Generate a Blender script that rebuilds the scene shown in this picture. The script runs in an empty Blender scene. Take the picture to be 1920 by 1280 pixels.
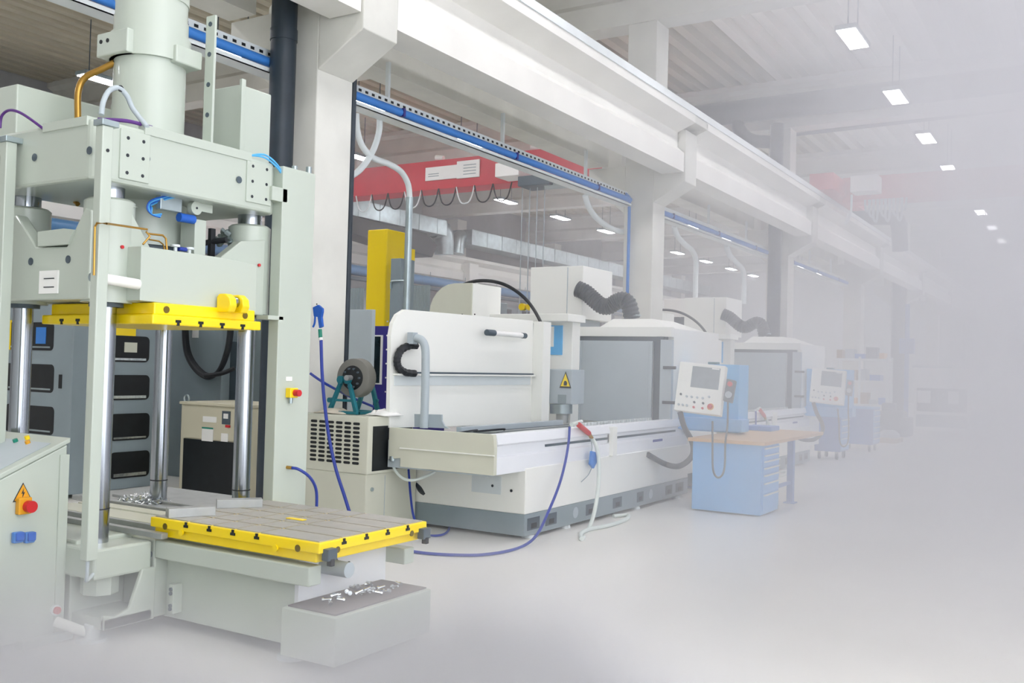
import bpy, bmesh, math, random
from mathutils import Vector, Matrix
random.seed(7)
C = bpy.context.scene.collection
S = bpy.context.scene

# ---------------------------------------------------------------- camera
FPX, YAW, PITCH, ROLL = 1813.3, 0.55087, 0.025125, 0.026264
EYE = Vector((0, 0, 1.7))
_f = Vector((-math.sin(YAW)*math.cos(PITCH), math.cos(YAW)*math.cos(PITCH), math.sin(PITCH)))
_r0 = Vector((math.cos(YAW), math.sin(YAW), 0)); _u0 = _r0.cross(_f)
_r = _r0*math.cos(ROLL) + _u0*math.sin(ROLL); _u = -_r0*math.sin(ROLL) + _u0*math.cos(ROLL)
cam = bpy.data.cameras.new('camera'); cam.lens = FPX*36/1920; cam.sensor_width = 36; cam.clip_end = 300
co = bpy.data.objects.new('camera', cam); C.objects.link(co)
co.matrix_world = Matrix(((_r.x, _u.x, -_f.x, 0), (_r.y, _u.y, -_f.y, 0), (_r.z, _u.z, -_f.z, 1.7), (0, 0, 0, 1)))
S.camera = co

def at(px, py, x=None, y=None, z=None):
    """a point of the hall on a known wall, face or floor plane"""
    d = _r*((px-960)/FPX) - _u*((py-640)/FPX) + _f
    t = (x-EYE.x)/d.x if x is not None else (y-EYE.y)/d.y if y is not None else (z-EYE.z)/d.z
    return EYE + d*t

# ---------------------------------------------------------------- light and exposure
w = bpy.data.worlds.new('world'); S.world = w; w.use_nodes = True
bg = w.node_tree.nodes['Background']; bg.inputs[0].default_value = (0.91, 0.93, 1.0, 1); bg.inputs[1].default_value = 2.5
S.view_settings.view_transform = 'Standard'; S.view_settings.look = 'None'
S.view_settings.gamma = 1; S.view_settings.use_curve_mapping = False
S.view_settings.exposure = 0.7
HAZE = True
cy = S.cycles
cy.max_bounces = 7; cy.diffuse_bounces = 4; cy.glossy_bounces = 3; cy.volume_bounces = 2; cy.transmission_bounces = 4
cy.use_denoising = True; cy.use_adaptive_sampling = True; cy.adaptive_threshold = .05

# ---------------------------------------------------------------- materials
def srgb(h):
    c = [int(h[i:i+2], 16)/255 for i in (0, 2, 4)]
    return tuple((v/12.92 if v <= .04045 else ((v+.055)/1.055)**2.4) for v in c) + (1,)
MATS = {}
def mat(name, col, rough=.5, metal=0, noise=.04, scale=3, bump=0, spec=.5, emit=None, es=0, stretch=None, coat=0):
    m = bpy.data.materials.new(name); m.use_nodes = True; nt = m.node_tree; b = nt.nodes['Principled BSDF']
    col = srgb(col)
    b.inputs['Roughness'].default_value = rough; b.inputs['Metallic'].default_value = metal
    b.inputs['Specular IOR Level'].default_value = spec; b.inputs['Coat Weight'].default_value = coat
    tc = nt.nodes.new('ShaderNodeTexCoord'); mp = nt.nodes.new('ShaderNodeMapping'); nt.links.new(tc.outputs['Object'], mp.inputs[0])
    if stretch: mp.inputs['Scale'].default_value = stretch
    n = nt.nodes.new('ShaderNodeTexNoise'); n.inputs['Scale'].default_value = scale; n.inputs['Detail'].default_value = 5
    nt.links.new(mp.outputs[0], n.inputs['Vector'])
    r = nt.nodes.new('ShaderNodeValToRGB'); r.color_ramp.elements[0].position = .3; r.color_ramp.elements[1].position = .7
    r.color_ramp.elements[0].color = tuple(c*(1-noise) for c in col[:3]) + (1,)
    r.color_ramp.elements[1].color = tuple(min(1, c*(1+noise)) for c in col[:3]) + (1,)
    nt.links.new(n.outputs['Fac'], r.inputs[0]); nt.links.new(r.outputs[0], b.inputs['Base Color'])
    if bump:
        bp = nt.nodes.new('ShaderNodeBump'); bp.inputs['Strength'].default_value = bump; bp.inputs['Distance'].default_value = .01
        nt.links.new(n.outputs['Fac'], bp.inputs['Height']); nt.links.new(bp.outputs[0], b.inputs['Normal'])
    if emit:
        b.inputs['Emission Color'].default_value = srgb(emit); b.inputs['Emission Strength'].default_value = es
    MATS[name] = m; return m
paint = mat('press_paint', 'bcc5b9', .34, noise=.02, scale=1.2, coat=.25)
cream = mat('machine_paint', 'f2f3ec', .42, noise=.015, scale=1.2)
cream2 = mat('cream_sheet', 'd2d3c2', .5, noise=.02)
bluewhite = mat('side_lit_white', 'eceff2', .45, noise=.015)  # cool tint paints the side light onto right-hand faces
greyp = mat('grey_blue_paint', '8d9ba0', .45, noise=.04)
lgrey = mat('light_grey_paint', 'b4bfc4', .4, noise=.03)
dgrey = mat('dark_grey_paint', '4b5861', .5, noise=.05)
yellow = mat('yellow_paint', 'ffdd08', .35, noise=.03, scale=2, coat=.2)
chrome = mat('polished_steel', 'a2a8ae', .16, 1, noise=.03, scale=6, stretch=(1, 1, .15))
steel = mat('ground_steel', 'a9acaa', .42, .55, noise=.08, scale=10)
plate = mat('table_plate', 'a6a49e', .5, .15, noise=.07, scale=9, bump=.1)
galv = mat('galvanised', 'a9b6b8', .32, .75, noise=.16, scale=4)
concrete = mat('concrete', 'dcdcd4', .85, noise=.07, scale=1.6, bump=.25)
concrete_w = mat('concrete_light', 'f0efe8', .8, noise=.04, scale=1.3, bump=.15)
deckw = mat('roof_sheet_lit', 'f2efe6', .6, noise=.04, scale=1, stretch=(3, .2, 1))  # same deck made paler, the right hall's brighter light put into the colour
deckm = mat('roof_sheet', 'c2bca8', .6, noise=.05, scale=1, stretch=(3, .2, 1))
floor_m = mat('floor_coat', 'e4e2dc', .32, noise=.035, scale=.7, spec=.4)
rail_m = mat('rail_white', 'dfe6e6', .4, noise=.03)
mat('band_grey', 'dbe2e2', .45, noise=.01)
black = mat('black_rubber', '23262a', .6, noise=.1)
hose_grey = mat('duct_black', '3c4247', .45, noise=.08)
darkpipe = mat('dark_pipe', '27333d', .45, noise=.25, scale=2)
void = mat('dark_interior', '0e1417', .5, noise=.3, scale=8)
glass_d = mat('dark_glass', '1a272d', .12, noise=.5, scale=6)
brass = mat('brass_tube', 'b98f45', .3, .8, noise=.06)
bluem = mat('blue_paint', '1f5fc0', .4, noise=.05)
bluecab = mat('cabinet_blue', '70b4ec', .42, noise=.03)
bluecab2 = mat('cabinet_deep_blue', '3e78c0', .42, noise=.03)
cyanb = mat('cyan_blue', '58b4ec', .42, noise=.03)
trayblue = mat('tray_blue', '3a80d0', .4, noise=.05)
hoseblue = mat('hose_blue', '2a3f9a', .4, noise=.05)
teal = mat('teal_cast', '16707c', .5, noise=.12, scale=14, bump=.3)
red = mat('crane_red', 'c92c3c', .45, noise=.05)
redbtn = mat('button_red', 'c8232b', .35, noise=.02)
green = mat('button_green', '1e8a72', .4, noise=.02)
orange = mat('button_orange', 'e0a020', .4, noise=.02)
purple = mat('purple_cable', '5a2c7e', .45, noise=.04)
indigo = mat('indigo_panel', '332c80', .45, noise=.05)
wood = mat('beech_top', 'cfa878', .5, noise=.08, scale=5, stretch=(1, 8, 1))
pallet_w = mat('pallet_wood', 'c0aa88', .8, noise=.12, scale=6)
label_w = mat('label_white', 'f2f2ee', .5, noise=.01)
clothm = mat('cloth', 'dfd6c4', .9, noise=.08, scale=10)
whitehose = mat('white_hose', 'd9e2dc', .45, noise=.03)
screen = mat('screen_grey', '8d979b', .25, noise=.08, scale=14)
screen_b = mat('screen_blue', '9fc0ea', .3, noise=.05, scale=14)
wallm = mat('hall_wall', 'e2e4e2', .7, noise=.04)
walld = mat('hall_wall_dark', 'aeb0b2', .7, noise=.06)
lampg = mat('lamp_diffuser', 'ffffff', .4, emit='fbf9ff', es=30)
ink = mat('print_ink', '2b3036', .6, noise=.02)
scrapm = mat('swarf_metal', 'd8dee0', .25, .9, noise=.2, scale=30)
brown = mat('mat_brown', '77706f', .8, noise=.08)

# ---------------------------------------------------------------- builders
ORG = {}
class MB:
    def __init__(s): s.b = bmesh.new()
    def box(s, x0, x1, y0, y1, z0, z1):
        v = [s.b.verts.new((x, y, z)) for z in (z0, z1) for y in (y0, y1) for x in (x0, x1)]
        for f in ((0, 2, 3, 1), (4, 5, 7, 6), (0, 1, 5, 4), (2, 6, 7, 3), (0, 4, 6, 2), (1, 3, 7, 5)): s.b.faces.new([v[i] for i in f])
        return s
    def prism(s, pts, d):
        """polygon of 3-D points pushed along vector d"""
        d = Vector(d); a = [s.b.verts.new(Vector(p)) for p in pts]; c = [s.b.verts.new(Vector(p)+d) for p in pts]
        n = len(a); s.b.faces.new(a); s.b.faces.new(c[::-1])
        for i in range(n): s.b.faces.new((a[i], c[i], c[(i+1) % n], a[(i+1) % n]))
        return s
    def ring(s, c, ax, r, n, up=None):
        ax = Vector(ax).normalized(); u = (up or (Vector((0, 0, 1)) if abs(ax.z) < .9 else Vector((1, 0, 0))))
        e = ax.cross(u).normalized(); g = e.cross(ax).normalized()
        return [s.b.verts.new(Vector(c) + e*r*math.cos(2*math.pi*i/n) + g*r*math.sin(2*math.pi*i/n)) for i in range(n)]
    def lathe(s, p, ax, prof, n=24, cap=True):
        """profile [(distance along axis, radius)]"""
        p = Vector(p); ax = Vector(ax).normalized(); R = [s.ring(p+ax*t, ax, r, n) for t, r in prof]
        for a, c in zip(R, R[1:]):
            for i in range(n): s.b.faces.new((a[i], a[(i+1) % n], c[(i+1) % n], c[i]))
        if cap: s.b.faces.new(R[0][::-1]); s.b.faces.new(R[-1])
        return s
    def cyl(s, p, q, r, n=20):
        p = Vector(p); q = Vector(q); return s.lathe(p, q-p, [(0, r), ((q-p).length, r)], n)
    def tube(s, path, r, n=8, smooth=True, ribs=0):
        P = [Vector(p) for p in path]
        if smooth and len(P) > 2:
            Q = []
            for i in range(len(P)-1):
                p0, p1, p2, p3 = P[max(i-1, 0)], P[i], P[i+1], P[min(i+2, len(P)-1)]
                k = 7 if not ribs else ribs
                for j in range(k):
                    t = j/k
                    Q.append(.5*((2*p1)+(p2-p0)*t+(2*p0-5*p1+4*p2-p3)*t*t+(3*p1-p0-3*p2+p3)*t**3))
            Q.append(P[-1]); P = Q
        up = None; R = []; prev = None
        for i, p in enumerate(P):
            t = (P[min(i+1, len(P)-1)] - P[max(i-1, 0)]).normalized()
            if prev is None:
                u = Vector((0, 0, 1)) if abs(t.z) < .9 else Vector((1, 0, 0)); e = t.cross(u).normalized()
            else: e = (prev - t*prev.dot(t)).normalized()
            prev = e; g = t.cross(e)
            rr = r*(1 if not ribs else (1.0 if i % 2 else .88))
            R.append([s.b.verts.new(p + e*rr*math.cos(2*math.pi*k/n) + g*rr*math.sin(2*math.pi*k/n)) for k in range(n)])
        for a, c in zip(R, R[1:]):
            for i in range(n): s.b.faces.new((a[i], a[(i+1) % n], c[(i+1) % n], c[i]))
        s.b.faces.new(R[0][::-1]); s.b.faces.new(R[-1]); return s
    def build(s, name, m, parent=None, bevel=0, smooth=False, kind=None, label=None):
        bmesh.ops.recalc_face_normals(s.b, faces=s.b.faces)
        me = bpy.data.meshes.new(name); org = ORG.get(parent.name, Vector()) if parent else Vector()
        if org.length: bmesh.ops.translate(s.b, verts=s.b.verts, vec=-org)
        s.b.to_mesh(me); s.b.free(); me.materials.append(m)
        o = bpy.data.objects.new(name, me); C.objects.link(o)
        if parent: o.parent = parent; ORG[o.name] = org
        if smooth:
            for p in me.polygons: p.use_smooth = True
            me.set_sharp_from_angle(angle=math.radians(40))
        if bevel:
            b = o.modifiers.new('bevel', 'BEVEL'); b.width = bevel; b.segments = 2; b.limit_method = 'ANGLE'; b.harden_normals = False
        if kind: o['kind'] = kind
        if label: o['label'] = label
        return o
def thing(name, label, cat, loc, group=None):
    o = bpy.data.objects.new(name, None); C.objects.link(o); o.location = loc; ORG[o.name] = Vector(loc)
    o.empty_display_size = .1; o['label'] = label; o['category'] = cat
    if group: o['group'] = group
    return o
def tag(o, label, cat, group=None):
    o['label'] = label; o['category'] = cat
    if group: o['group'] = group
    return o
def box(name, m, parent, x0, x1, y0, y1, z0, z1, bevel=0, **k): return MB().box(x0, x1, y0, y1, z0, z1).build(name, m, parent, bevel, **k)
def cyl(name, m, parent, p, q, r, n=20, **k): return MB().cyl(p, q, r, n).build(name, m, parent, smooth=True, **k)
def tube(name, m, parent, path, r, n=8, **k):
    sm = k.pop('curve', True); rb = k.pop('ribs', 0); return MB().tube(path, r, n, sm, rb).build(name, m, parent, smooth=not rb, **k)
def poly(name, m, parent, pts, d, bevel=0, **k): return MB().prism(pts, d).build(name, m, parent, bevel, **k)
def kids(o): return [c for c in bpy.data.objects if c.parent == o]
def copy_tree(o, off, label=None, parent=None):
    c = o.copy(); C.objects.link(c); c.parent = parent
    if parent is None: c.location = o.location + Vector(off)
    if label: c['label'] = label
    ch = CH.get(o.name) or kids(o); CH[o.name] = ch
    for k in ch: copy_tree(k, off, None, c)
    return c
CH = {}
def roundrect(c, ex, ez, w, h, r, n=4):
    pts = []
    for sx, sz, a0 in ((1, 1, 0), (-1, 1, 90), (-1, -1, 180), (1, -1, 270)):
        for i in range(n+1):
            a = math.radians(a0 + 90*i/n)
            pts.append(Vector(c) + ex*(sx*(w/2-r) + r*math.cos(a)) + ez*(sz*(h/2-r) + r*math.sin(a)))
    return pts
EX, EY, EZ = Vector((1, 0, 0)), Vector((0, 1, 0)), Vector((0, 0, 1))
def text(body, m, parent, c, right, up, size, name='lettering'):
    cu = bpy.data.curves.new('t', 'FONT'); cu.body = body; cu.size = size; cu.align_x = 'CENTER'; cu.align_y = 'CENTER'; cu.extrude = .0008
    t = bpy.data.objects.new('t', cu); C.objects.link(t); dg = bpy.context.evaluated_depsgraph_get(); dg.update()
    me = bpy.data.meshes.new_from_object(t.evaluated_get(dg)); bpy.data.objects.remove(t)
    n = right.cross(up); M4 = Matrix((right, up, n)).transposed().to_4x4(); M4.translation = Vector(c); me.transform(M4)
    org = ORG.get(parent.name, Vector()); me.transform(Matrix.Translation(-org)); me.materials.clear(); me.materials.append(m)
    o = bpy.data.objects.new(name, me); C.objects.link(o); o.parent = parent; ORG[o.name] = org
    return o
# ================================================================ STRUCTURE
def struct(o, label=None):
    o['kind'] = 'structure'
    if label: o['label'] = label
    return o
Y0, Y1 = -9.0, 66.0
XL, XR = -25.4, 9.5
BAY = 8.75
PY = [7.35 + BAY*i for i in range(-1, 7)]          # pillar rows
struct(box('floor', floor_m, None, XL, XR, Y0, Y1, -.2, 0))
# ribbed roof sheet
mb = MB(); bb = mb.b; x = XL; pitch = .45; ZD = 9.3
while x < XR - .01:
    pr = [(x, ZD+.16), (x+.06, ZD), (x+.25, ZD), (x+.31, ZD+.16), (x+pitch, ZD+.16)]
    a = [bb.verts.new((px, Y0, z)) for px, z in pr]; c = [bb.verts.new((px, Y1, z)) for px, z in pr]
    for i in range(4): bb.faces.new((a[i], a[i+1], c[i+1], c[i]))
    x += pitch
for v in bb.verts: pass
bmesh.ops.remove_doubles(bb, verts=bb.verts, dist=1e-4)
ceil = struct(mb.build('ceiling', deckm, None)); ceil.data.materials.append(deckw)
for p in ceil.data.polygons: p.material_index = 1 if p.center.x > -7.3 else 0  # right hall side takes the paler, lit colour
ceil['label'] = 'ribbed sheet metal roof deck'
sol = ceil.modifiers.new('thick', 'SOLIDIFY'); sol.thickness = .02; sol.offset = 1
# concrete roof beams across both halls
for i, y in enumerate(PY):
    m = MB(); m.prism([(XL, y+.02, 8.05), (XL, y+.53, 8.05), (XL, y+.53, 8.5), (XL, y+.42, 8.62), (XL, y+.42, 9.08), (XL, y+.6, 9.16), (XL, y+.6, 9.3), (XL, y-.05, 9.3), (XL, y-.05, 9.16), (XL, y+.13, 9.08), (XL, y+.13, 8.62), (XL, y+.02, 8.5)], (XR-XL, 0, 0))
    struct(m.build('roof_beam', concrete, None))
# pillars with corbels between the halls, and the far row
def pillar(x1, y, wid=.55, front=True, ztop=8.05, name='concrete_pillar'):
    x0 = x1-.57
    m = MB(); m.box(x0, x1, y+.05, y+.6, 0, ztop)
    if front:
        m.prism([(x1-.002, y+.05, 4.72), (x1+.6, y+.05, 5.06), (x1+.6, y+.05, 5.98), (x1+.48, y+.05, 5.98), (x1+.4, y+.05, 6.08), (x1-.002, y+.05, 6.08)], (0, .55, 0))
        m.box(x1-.002, x1+.78, y-.0, y+.65, 6.08, 6.209)
        m.prism([(x0+.002, y+.05, 4.55), (x0+.002, y+.05, 5.43), (x0-.75, y+.05, 5.43), (x0-.75, y+.05, 5.15)], (0, .55, 0))
    return m.build(name, concrete, None, bevel=.012)
pl = []
for i, y in enumerate(PY[1:]): pl.append(struct(pillar(-7.0, y), 'concrete crane pillar with corbels'))
for y in (17.1, 25.85, 34.6, 43.35, 52.1, 60.8):
    m = MB(); m.box(-24.9, -24.2, y, y+.7, 0, 8.05); m.prism([(-24.21, y, 4.5), (-23.5, y, 5.0), (-23.5, y, 6.1), (-24.21, y, 6.1)], (0, .7, 0))
    struct(m.build('concrete_pillar', concrete_w, None), 'far row concrete pillar')
# crane runway beams, one per bay
def runway(xa, y0, y1, z0, name='crane_runway_beam', flip=1):
    f = flip
    P = [(xa, 0), (xa-.42*f, 0), (xa-.42*f, .36), (xa-.3*f, .46), (xa-.3*f, .80), (xa-.5*f, .86), (xa-.5*f, .99), (xa+.2*f, .99), (xa+.2*f, .86), (xa-.13*f, .72), (xa-.13*f, .46), (xa, .34)]
    m = MB(); m.prism([(px, y0, z0+pz) for px, pz in P], (0, y1-y0, 0)); return m
for i, y in enumerate(PY[:-1]):
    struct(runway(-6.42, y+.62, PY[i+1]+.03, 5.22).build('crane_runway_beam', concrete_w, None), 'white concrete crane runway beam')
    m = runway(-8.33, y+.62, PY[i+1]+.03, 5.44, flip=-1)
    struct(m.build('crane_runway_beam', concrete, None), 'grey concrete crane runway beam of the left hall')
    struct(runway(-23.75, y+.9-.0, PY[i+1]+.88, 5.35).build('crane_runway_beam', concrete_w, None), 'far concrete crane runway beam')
# rails on the beams
m = MB(); m.box(-6.72, -6.2, Y0, Y1, 6.21, 6.235); m.box(-6.26, -6.2, Y0, Y1, 6.235, 6.33)
r = m.build('crane_rail', rail_m, None); tag(r, 'long white crane rail on top of the runway beam nearest the aisle', 'rail')
m = MB(); m.box(-8.5, -8.2, Y0, Y1, 6.43, 6.45); m.box(-8.38, -8.32, Y0, Y1, 6.45, 6.53)
r = m.build('crane_rail', rail_m, None); tag(r, 'crane rail on the grey runway beam of the left hall', 'rail')
# walls
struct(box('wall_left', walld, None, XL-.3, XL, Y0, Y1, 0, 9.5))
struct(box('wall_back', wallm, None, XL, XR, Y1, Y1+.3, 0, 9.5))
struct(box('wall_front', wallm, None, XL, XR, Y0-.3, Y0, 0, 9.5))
# low concrete facade panels and glazing on the left wall
for i, y in enumerate([17.1, 25.85, 34.6, 43.35, 52.1]):
    fr = struct(box('window_%d' % (i+1), lgrey, None, XL, XL+.06, y+.9, y+8.5, 2.9, 4.6))
    for k in range(8):
        box('pane', glass_d if k % 3 else lgrey, fr, XL+.05, XL+.08, y+.98+k*.94, y+1.82+k*.94, 3.0, 4.5)
# ================================================================ HYDRAULIC PRESS
O = Vector((-5.62, 4.3, 0))
press = thing('hydraulic_press', 'large pale grey four-column hydraulic press with yellow upper platen', 'press', O)
# bed
m = MB(); m.box(-6.35, -5.25, 3.62, 5.1, .36, .585); m.box(-6.35, -5.02, 4.0, 5.0, .08, .56)
m.build('bed', paint, press, .012)
m = MB(); m.prism([(-5.02, 3.58, .38), (-5.02, 3.58, .56), (-5.02, 3.98, .56), (-5.02, 3.98, .38)], (-.36, 0, 0))
m.build('column_bracket', paint, press, .015)
m = MB()  # C shaped foot frame under the near column
m.prism([(-5.0, 3.64, .08), (-5.0, 4.0, .08), (-5.0, 4.0, .4), (-5.0, 3.9, .4), (-5.0, 3.82, .18), (-5.0, 3.72, .15), (-5.0, 3.64, .17)], (-.03, 0, 0))
m.box(-5.38, -5.3, 3.62, 4.0, .08, .38); m.box(-5.34, -5.0, 3.64, 3.98, .08, .15)
m.build('foot_frame', paint, press, .008)
cyl('column_nut', paint, press, (-5.2, 3.75, .26), (-5.2, 3.75, .385), .11, 8)
m = MB(); m.lathe((-5.13, 3.66, 0), EZ, [(0, .09), (.02, .09), (.021, .045), (.1, .045)]); m.build('levelling_foot', rail_m, press, smooth=True)
m = MB(); m.lathe((-3.95, 4.12, 0), EZ, [(0, .09), (.02, .09), (.021, .045), (.1, .045)])
m.build('levelling_foot', rail_m, press, smooth=True)
# rails and strips of the bed running out to the table
for yy, ww in ((3.95, .05), (4.12, .03), (4.62, .03), (4.84, .05)):
    box('bed_rail', steel, press, -6.6, -4.9, yy, yy+ww, .585, .62, .004)
box('bed_cover_strip', cream2, press, -6.5, -5.05, 4.22, 4.44, .585, .605, .003)
box('bed_cover_strip', cream2, press, -6.5, -5.05, 4.48, 4.6, .585, .605, .003)
box('bed_back_plate', steel, press, -6.9, -5.3, 4.7, 5.5, .56, .6, .004)
# base below the table
m = MB(); m.box(-5.1, -3.92, 4.1, 4.88, .07, .58); m.box(-5.02, -3.73, 4.0, 4.1, .45, .56); m.box(-5.02, -3.75, 4.88, 4.98, .43, .53)
m.build('base_beam', paint, press, .008)
box('side_lit_face', bluewhite, press, -3.93, -3.9, 4.1, 4.88, .3, .56)  # thin sheet painting the side light on the base beam's face
m = MB(); m.box(-4.91, -4.87, 4.03, 4.1, .12, .3); m.build('slotted_bracket', paint, press, .004)
for zz in (.27, .245, .17, .15):
    cyl('bolt', dgrey, press, (-4.89, 4.035, zz), (-4.89, 4.02, zz), .012, 8)
cyl('lifting_hole', dgrey, press, (-5.06, 3.998, .47), (-5.06, 3.99, .47), .022, 16)
box('bolt_box', paint, press, -3.9, -3.5, 3.97, 4.83, .06, .325, .006)
mt_ = box('rubber_mat', brown, press, -3.88, -3.53, 4.0, 4.82, .325, .333)
m = MB()
for k in range(3): m.cyl((-3.93+.03*k, 4.3+.1*k, .5), (-3.93+.03*k, 4.3+.1*k, .53), .03)
tube('table_hose', black, press, [(-3.86, 4.35, .56), (-3.82, 4.38, .45), (-3.82, 4.44, .43), (-3.86, 4.48, .5)], .008)
cyl('drive_motor', lgrey, press, (-3.95, 4.3, .5), (-3.7, 4.3, .5), .045)
# columns
COLS = ((-6.1, 3.75), (-5.235, 3.75), (-5.265, 4.92), (-6.13, 4.9))
for x, y in COLS:
    c = cyl('guide_column', chrome, press, (x, y, .56), (x, y, 2.8), .062, 32)
    cyl('clamp_ring', black, c, (x, y, .76), (x, y, .768), .064, 24)
# ram
m = MB()
Yf = 3.56
P = [at(9, 563, y=Yf), at(162, 560, y=Yf), at(190, 558, y=Yf), at(195, 500, y=Yf), at(172, 385, y=Yf), at(150, 390, y=Yf), at(125, 462, y=Yf), at(70, 463, y=Yf), at(28, 400, y=Yf), at(14, 400, y=Yf)]
P[3].x = P[2].x = -5.02
P = [Vector((-6.06, Yf, 2.03)), Vector((-5.14, Yf, 2.03)), Vector((-5.14, Yf, 2.56)), at(160, 388, y=Yf), at(125, 462, y=Yf), at(68, 463, y=Yf), at(30, 402, y=Yf), Vector((-6.06, Yf, 2.52))]
m.prism(P, (0, .08, 0)); m.build('ram_side_plate', paint, press, .01)
Xf = -5.1
P = [Vector((Xf, 3.78, 2.03)), Vector((Xf, 4.92, 2.01)), Vector((Xf, 4.92, 2.55)), at(452, 452, x=Xf), at(412, 484, x=Xf), at(283, 466, x=Xf), at(243, 390, x=Xf), Vector((Xf, 3.86, 2.62)), Vector((Xf, 3.78, 2.62))]
m = MB().prism(P, (-.08, 0, 0)); m.build('ram_side_plate', paint, press, .01)
m = MB(); m.box(-6.06, -5.98, 3.66, 4.84, 2.03, 2.38); m.box(-6.05, -5.12, 4.76, 4.84, 2.035, 2.37); m.box(-6.0, -5.13, 3.65, 4.8, 2.04, 2.12)
m.build('ram_body', paint, press, .01)
for x, y in COLS:
    m = MB(); m.lathe((x, y, 2.02), EZ, [(0, .148), (.62, .148), (.635, .13)], 32); sl = m.build('guide_sleeve', paint, press, smooth=True)
    cyl('wiper_ring', dgrey, sl, (x, y, 1.995), (x, y, 2.02), .1, 28)
    cyl('upper_collar', chrome, press, (x, y, 2.655), (x, y, 2.74), .085, 28)
poly('cover_plate', paint, press, [Vector((-4.965, 3.785, 2.035)), Vector((-4.965, 4.72, 2.015)), Vector((-4.965, 4.72, 2.345)), at(410, 482, x=-4.965), at(265, 461, x=-4.965)], (-.13, 0, 0), .004)
m = MB(); m.box(-5.76, -5.4, 3.52, 3.6, 2.28, 2.385)
poly('access_box', paint, press, [at(70, 462, y=3.54), at(126, 458, y=3.54), at(138, 430, y=3.54), at(118, 428, y=3.54), at(70, 434, y=3.54)], (0, .2, 0), .004)
for p in (at(57, 490, y=Yf-.004), at(127, 486, y=Yf-.004)):
    cyl('lifting_hole', dgrey, press, p, p+Vector((0, .01, 0)), .024, 20)
lb = box('paper_label', label_w, press, at(73, 530, y=3.552).x, at(108, 530, y=3.552).x, 3.552, 3.56, at(90, 550, y=3.55).z, at(90, 507, y=3.55).z)
for k in (0, 1):
    zz = at(90, 522+k*16, y=3.55).z; box('print_line', ink, lb, at(82, 530, y=3.55).x, at(101, 530, y=3.55).x, 3.549, 3.552, zz-.003, zz+.003)
for px, py in ((228, 463), (485, 497)):
    q = at(px, py, x=-5.095 if px > 300 else -5.09); cyl('red_dot', redbtn, press, q, q+Vector((.012, 0, 0)), .011, 10)
# cylinder rod guard in front of near sleeve
q = at(190, 520, y=3.5); q2 = at(262, 527, x=-4.95)
cyl('spreader_tube', cream, press, Vector((-4.98, 3.5, q.z)), Vector((-4.98, 3.78, q.z-.015)), .032, 18)
cyl('tube_fitting', galv, press, Vector((-4.98, 3.46, q.z)), Vector((-4.98, 3.5, q.z)), .026, 12)
# upper yellow platen
m = MB(); m.box(-6.02, -4.9, 3.83, 4.71, 1.895, 1.955); m.box(-5.98, -4.94, 3.87, 4.69, 1.955, 2.03)
up = m.build('upper_platen', yellow, press, .008)
def tslot(parent, c, ax, nrm, s=1.0, flip=1):
    c = Vector(c); a = ax*.5
    pts = [(-.008, 0), (-.008, .016), (-.017, .016), (-.017, .03), (.017, .03), (.017, .016), (.008, .016), (.008, 0)]
    poly('t_slot', void, parent, [c + ax*(u*s) + EZ*(v*s*flip) for u, v in pts], nrm*.006)
for k in range(4):
    tslot(up, (-4.897, 4.02+.175*k, 1.893), EY, EX*-1, 1.2)
    tslot(up, (-5.8+.17*k, 3.827, 1.893), EX, EY, 1.2)
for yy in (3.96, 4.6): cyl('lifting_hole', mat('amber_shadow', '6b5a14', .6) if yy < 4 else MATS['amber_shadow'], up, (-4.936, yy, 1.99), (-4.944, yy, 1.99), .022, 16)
lug = MB()
for yy in (4.36, 4.47):
    lug.prism([Vector((-4.95, yy, 2.0)), Vector((-4.84, yy, 2.0)), Vector((-4.82, yy, 2.04)), Vector((-4.83, yy, 2.09)), Vector((-4.87, yy, 2.12)), Vector((-4.93, yy, 2.12)), Vector((-4.95, yy, 2.1))], (0, .06, 0))
lg = lug.build('lifting_lug', yellow, press, .008)
cyl('lug_pin', chrome, lg, (-4.885, 4.42, 2.07), (-4.885, 4.47, 2.07), .035)
# crown
m = MB(); m.prism([(-5.04, 3.56, 2.73), (-5.1, 3.5, 2.73), (-5.98, 3.5, 2.73), (-6.14, 3.62, 2.73), (-6.14, 4.98, 2.73), (-5.1, 4.98, 2.73), (-5.04, 4.9, 2.73)], (0, 0, .36))
crown = m.build('crown', paint, press, .02)
box('cable_channel', paint, press, -5.1, -5.03, 3.83, 4.7, 3.06, 3.12, .003)
box('cable_channel', paint, press, at(80, 220, y=3.49).x, at(163, 220, y=3.49).x, 3.49, 3.56, 3.05, 3.105, .003)
for y0_, y1_, z0_, z1_ in ((3.66, 3.87, 2.76, 3.06), (4.66, 4.89, 2.78, 3.06)):
    bp = box('bolt_plate', paint, press, -5.045, -5.028, y0_, y1_, z0_, z1_, .004)
    for a in range(2):
        for b_ in range(3):
            yy = y0_+.05+a*(y1_-y0_-.1); zz = z0_+.04+b_*.105
            cyl('bolt', ink, bp, (-5.026, yy, zz), (-5.03, yy, zz), .011, 10)
for p, nrm in ((at(275, 297, x=-5.036), EX), (at(448, 337, x=-5.036), EX), (at(65, 295, y=3.498), -EY), (at(168, 282, y=3.498), -EY)):
    cyl('lifting_hole', dgrey, press, p, p+nrm*.004, .024, 20)
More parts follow.
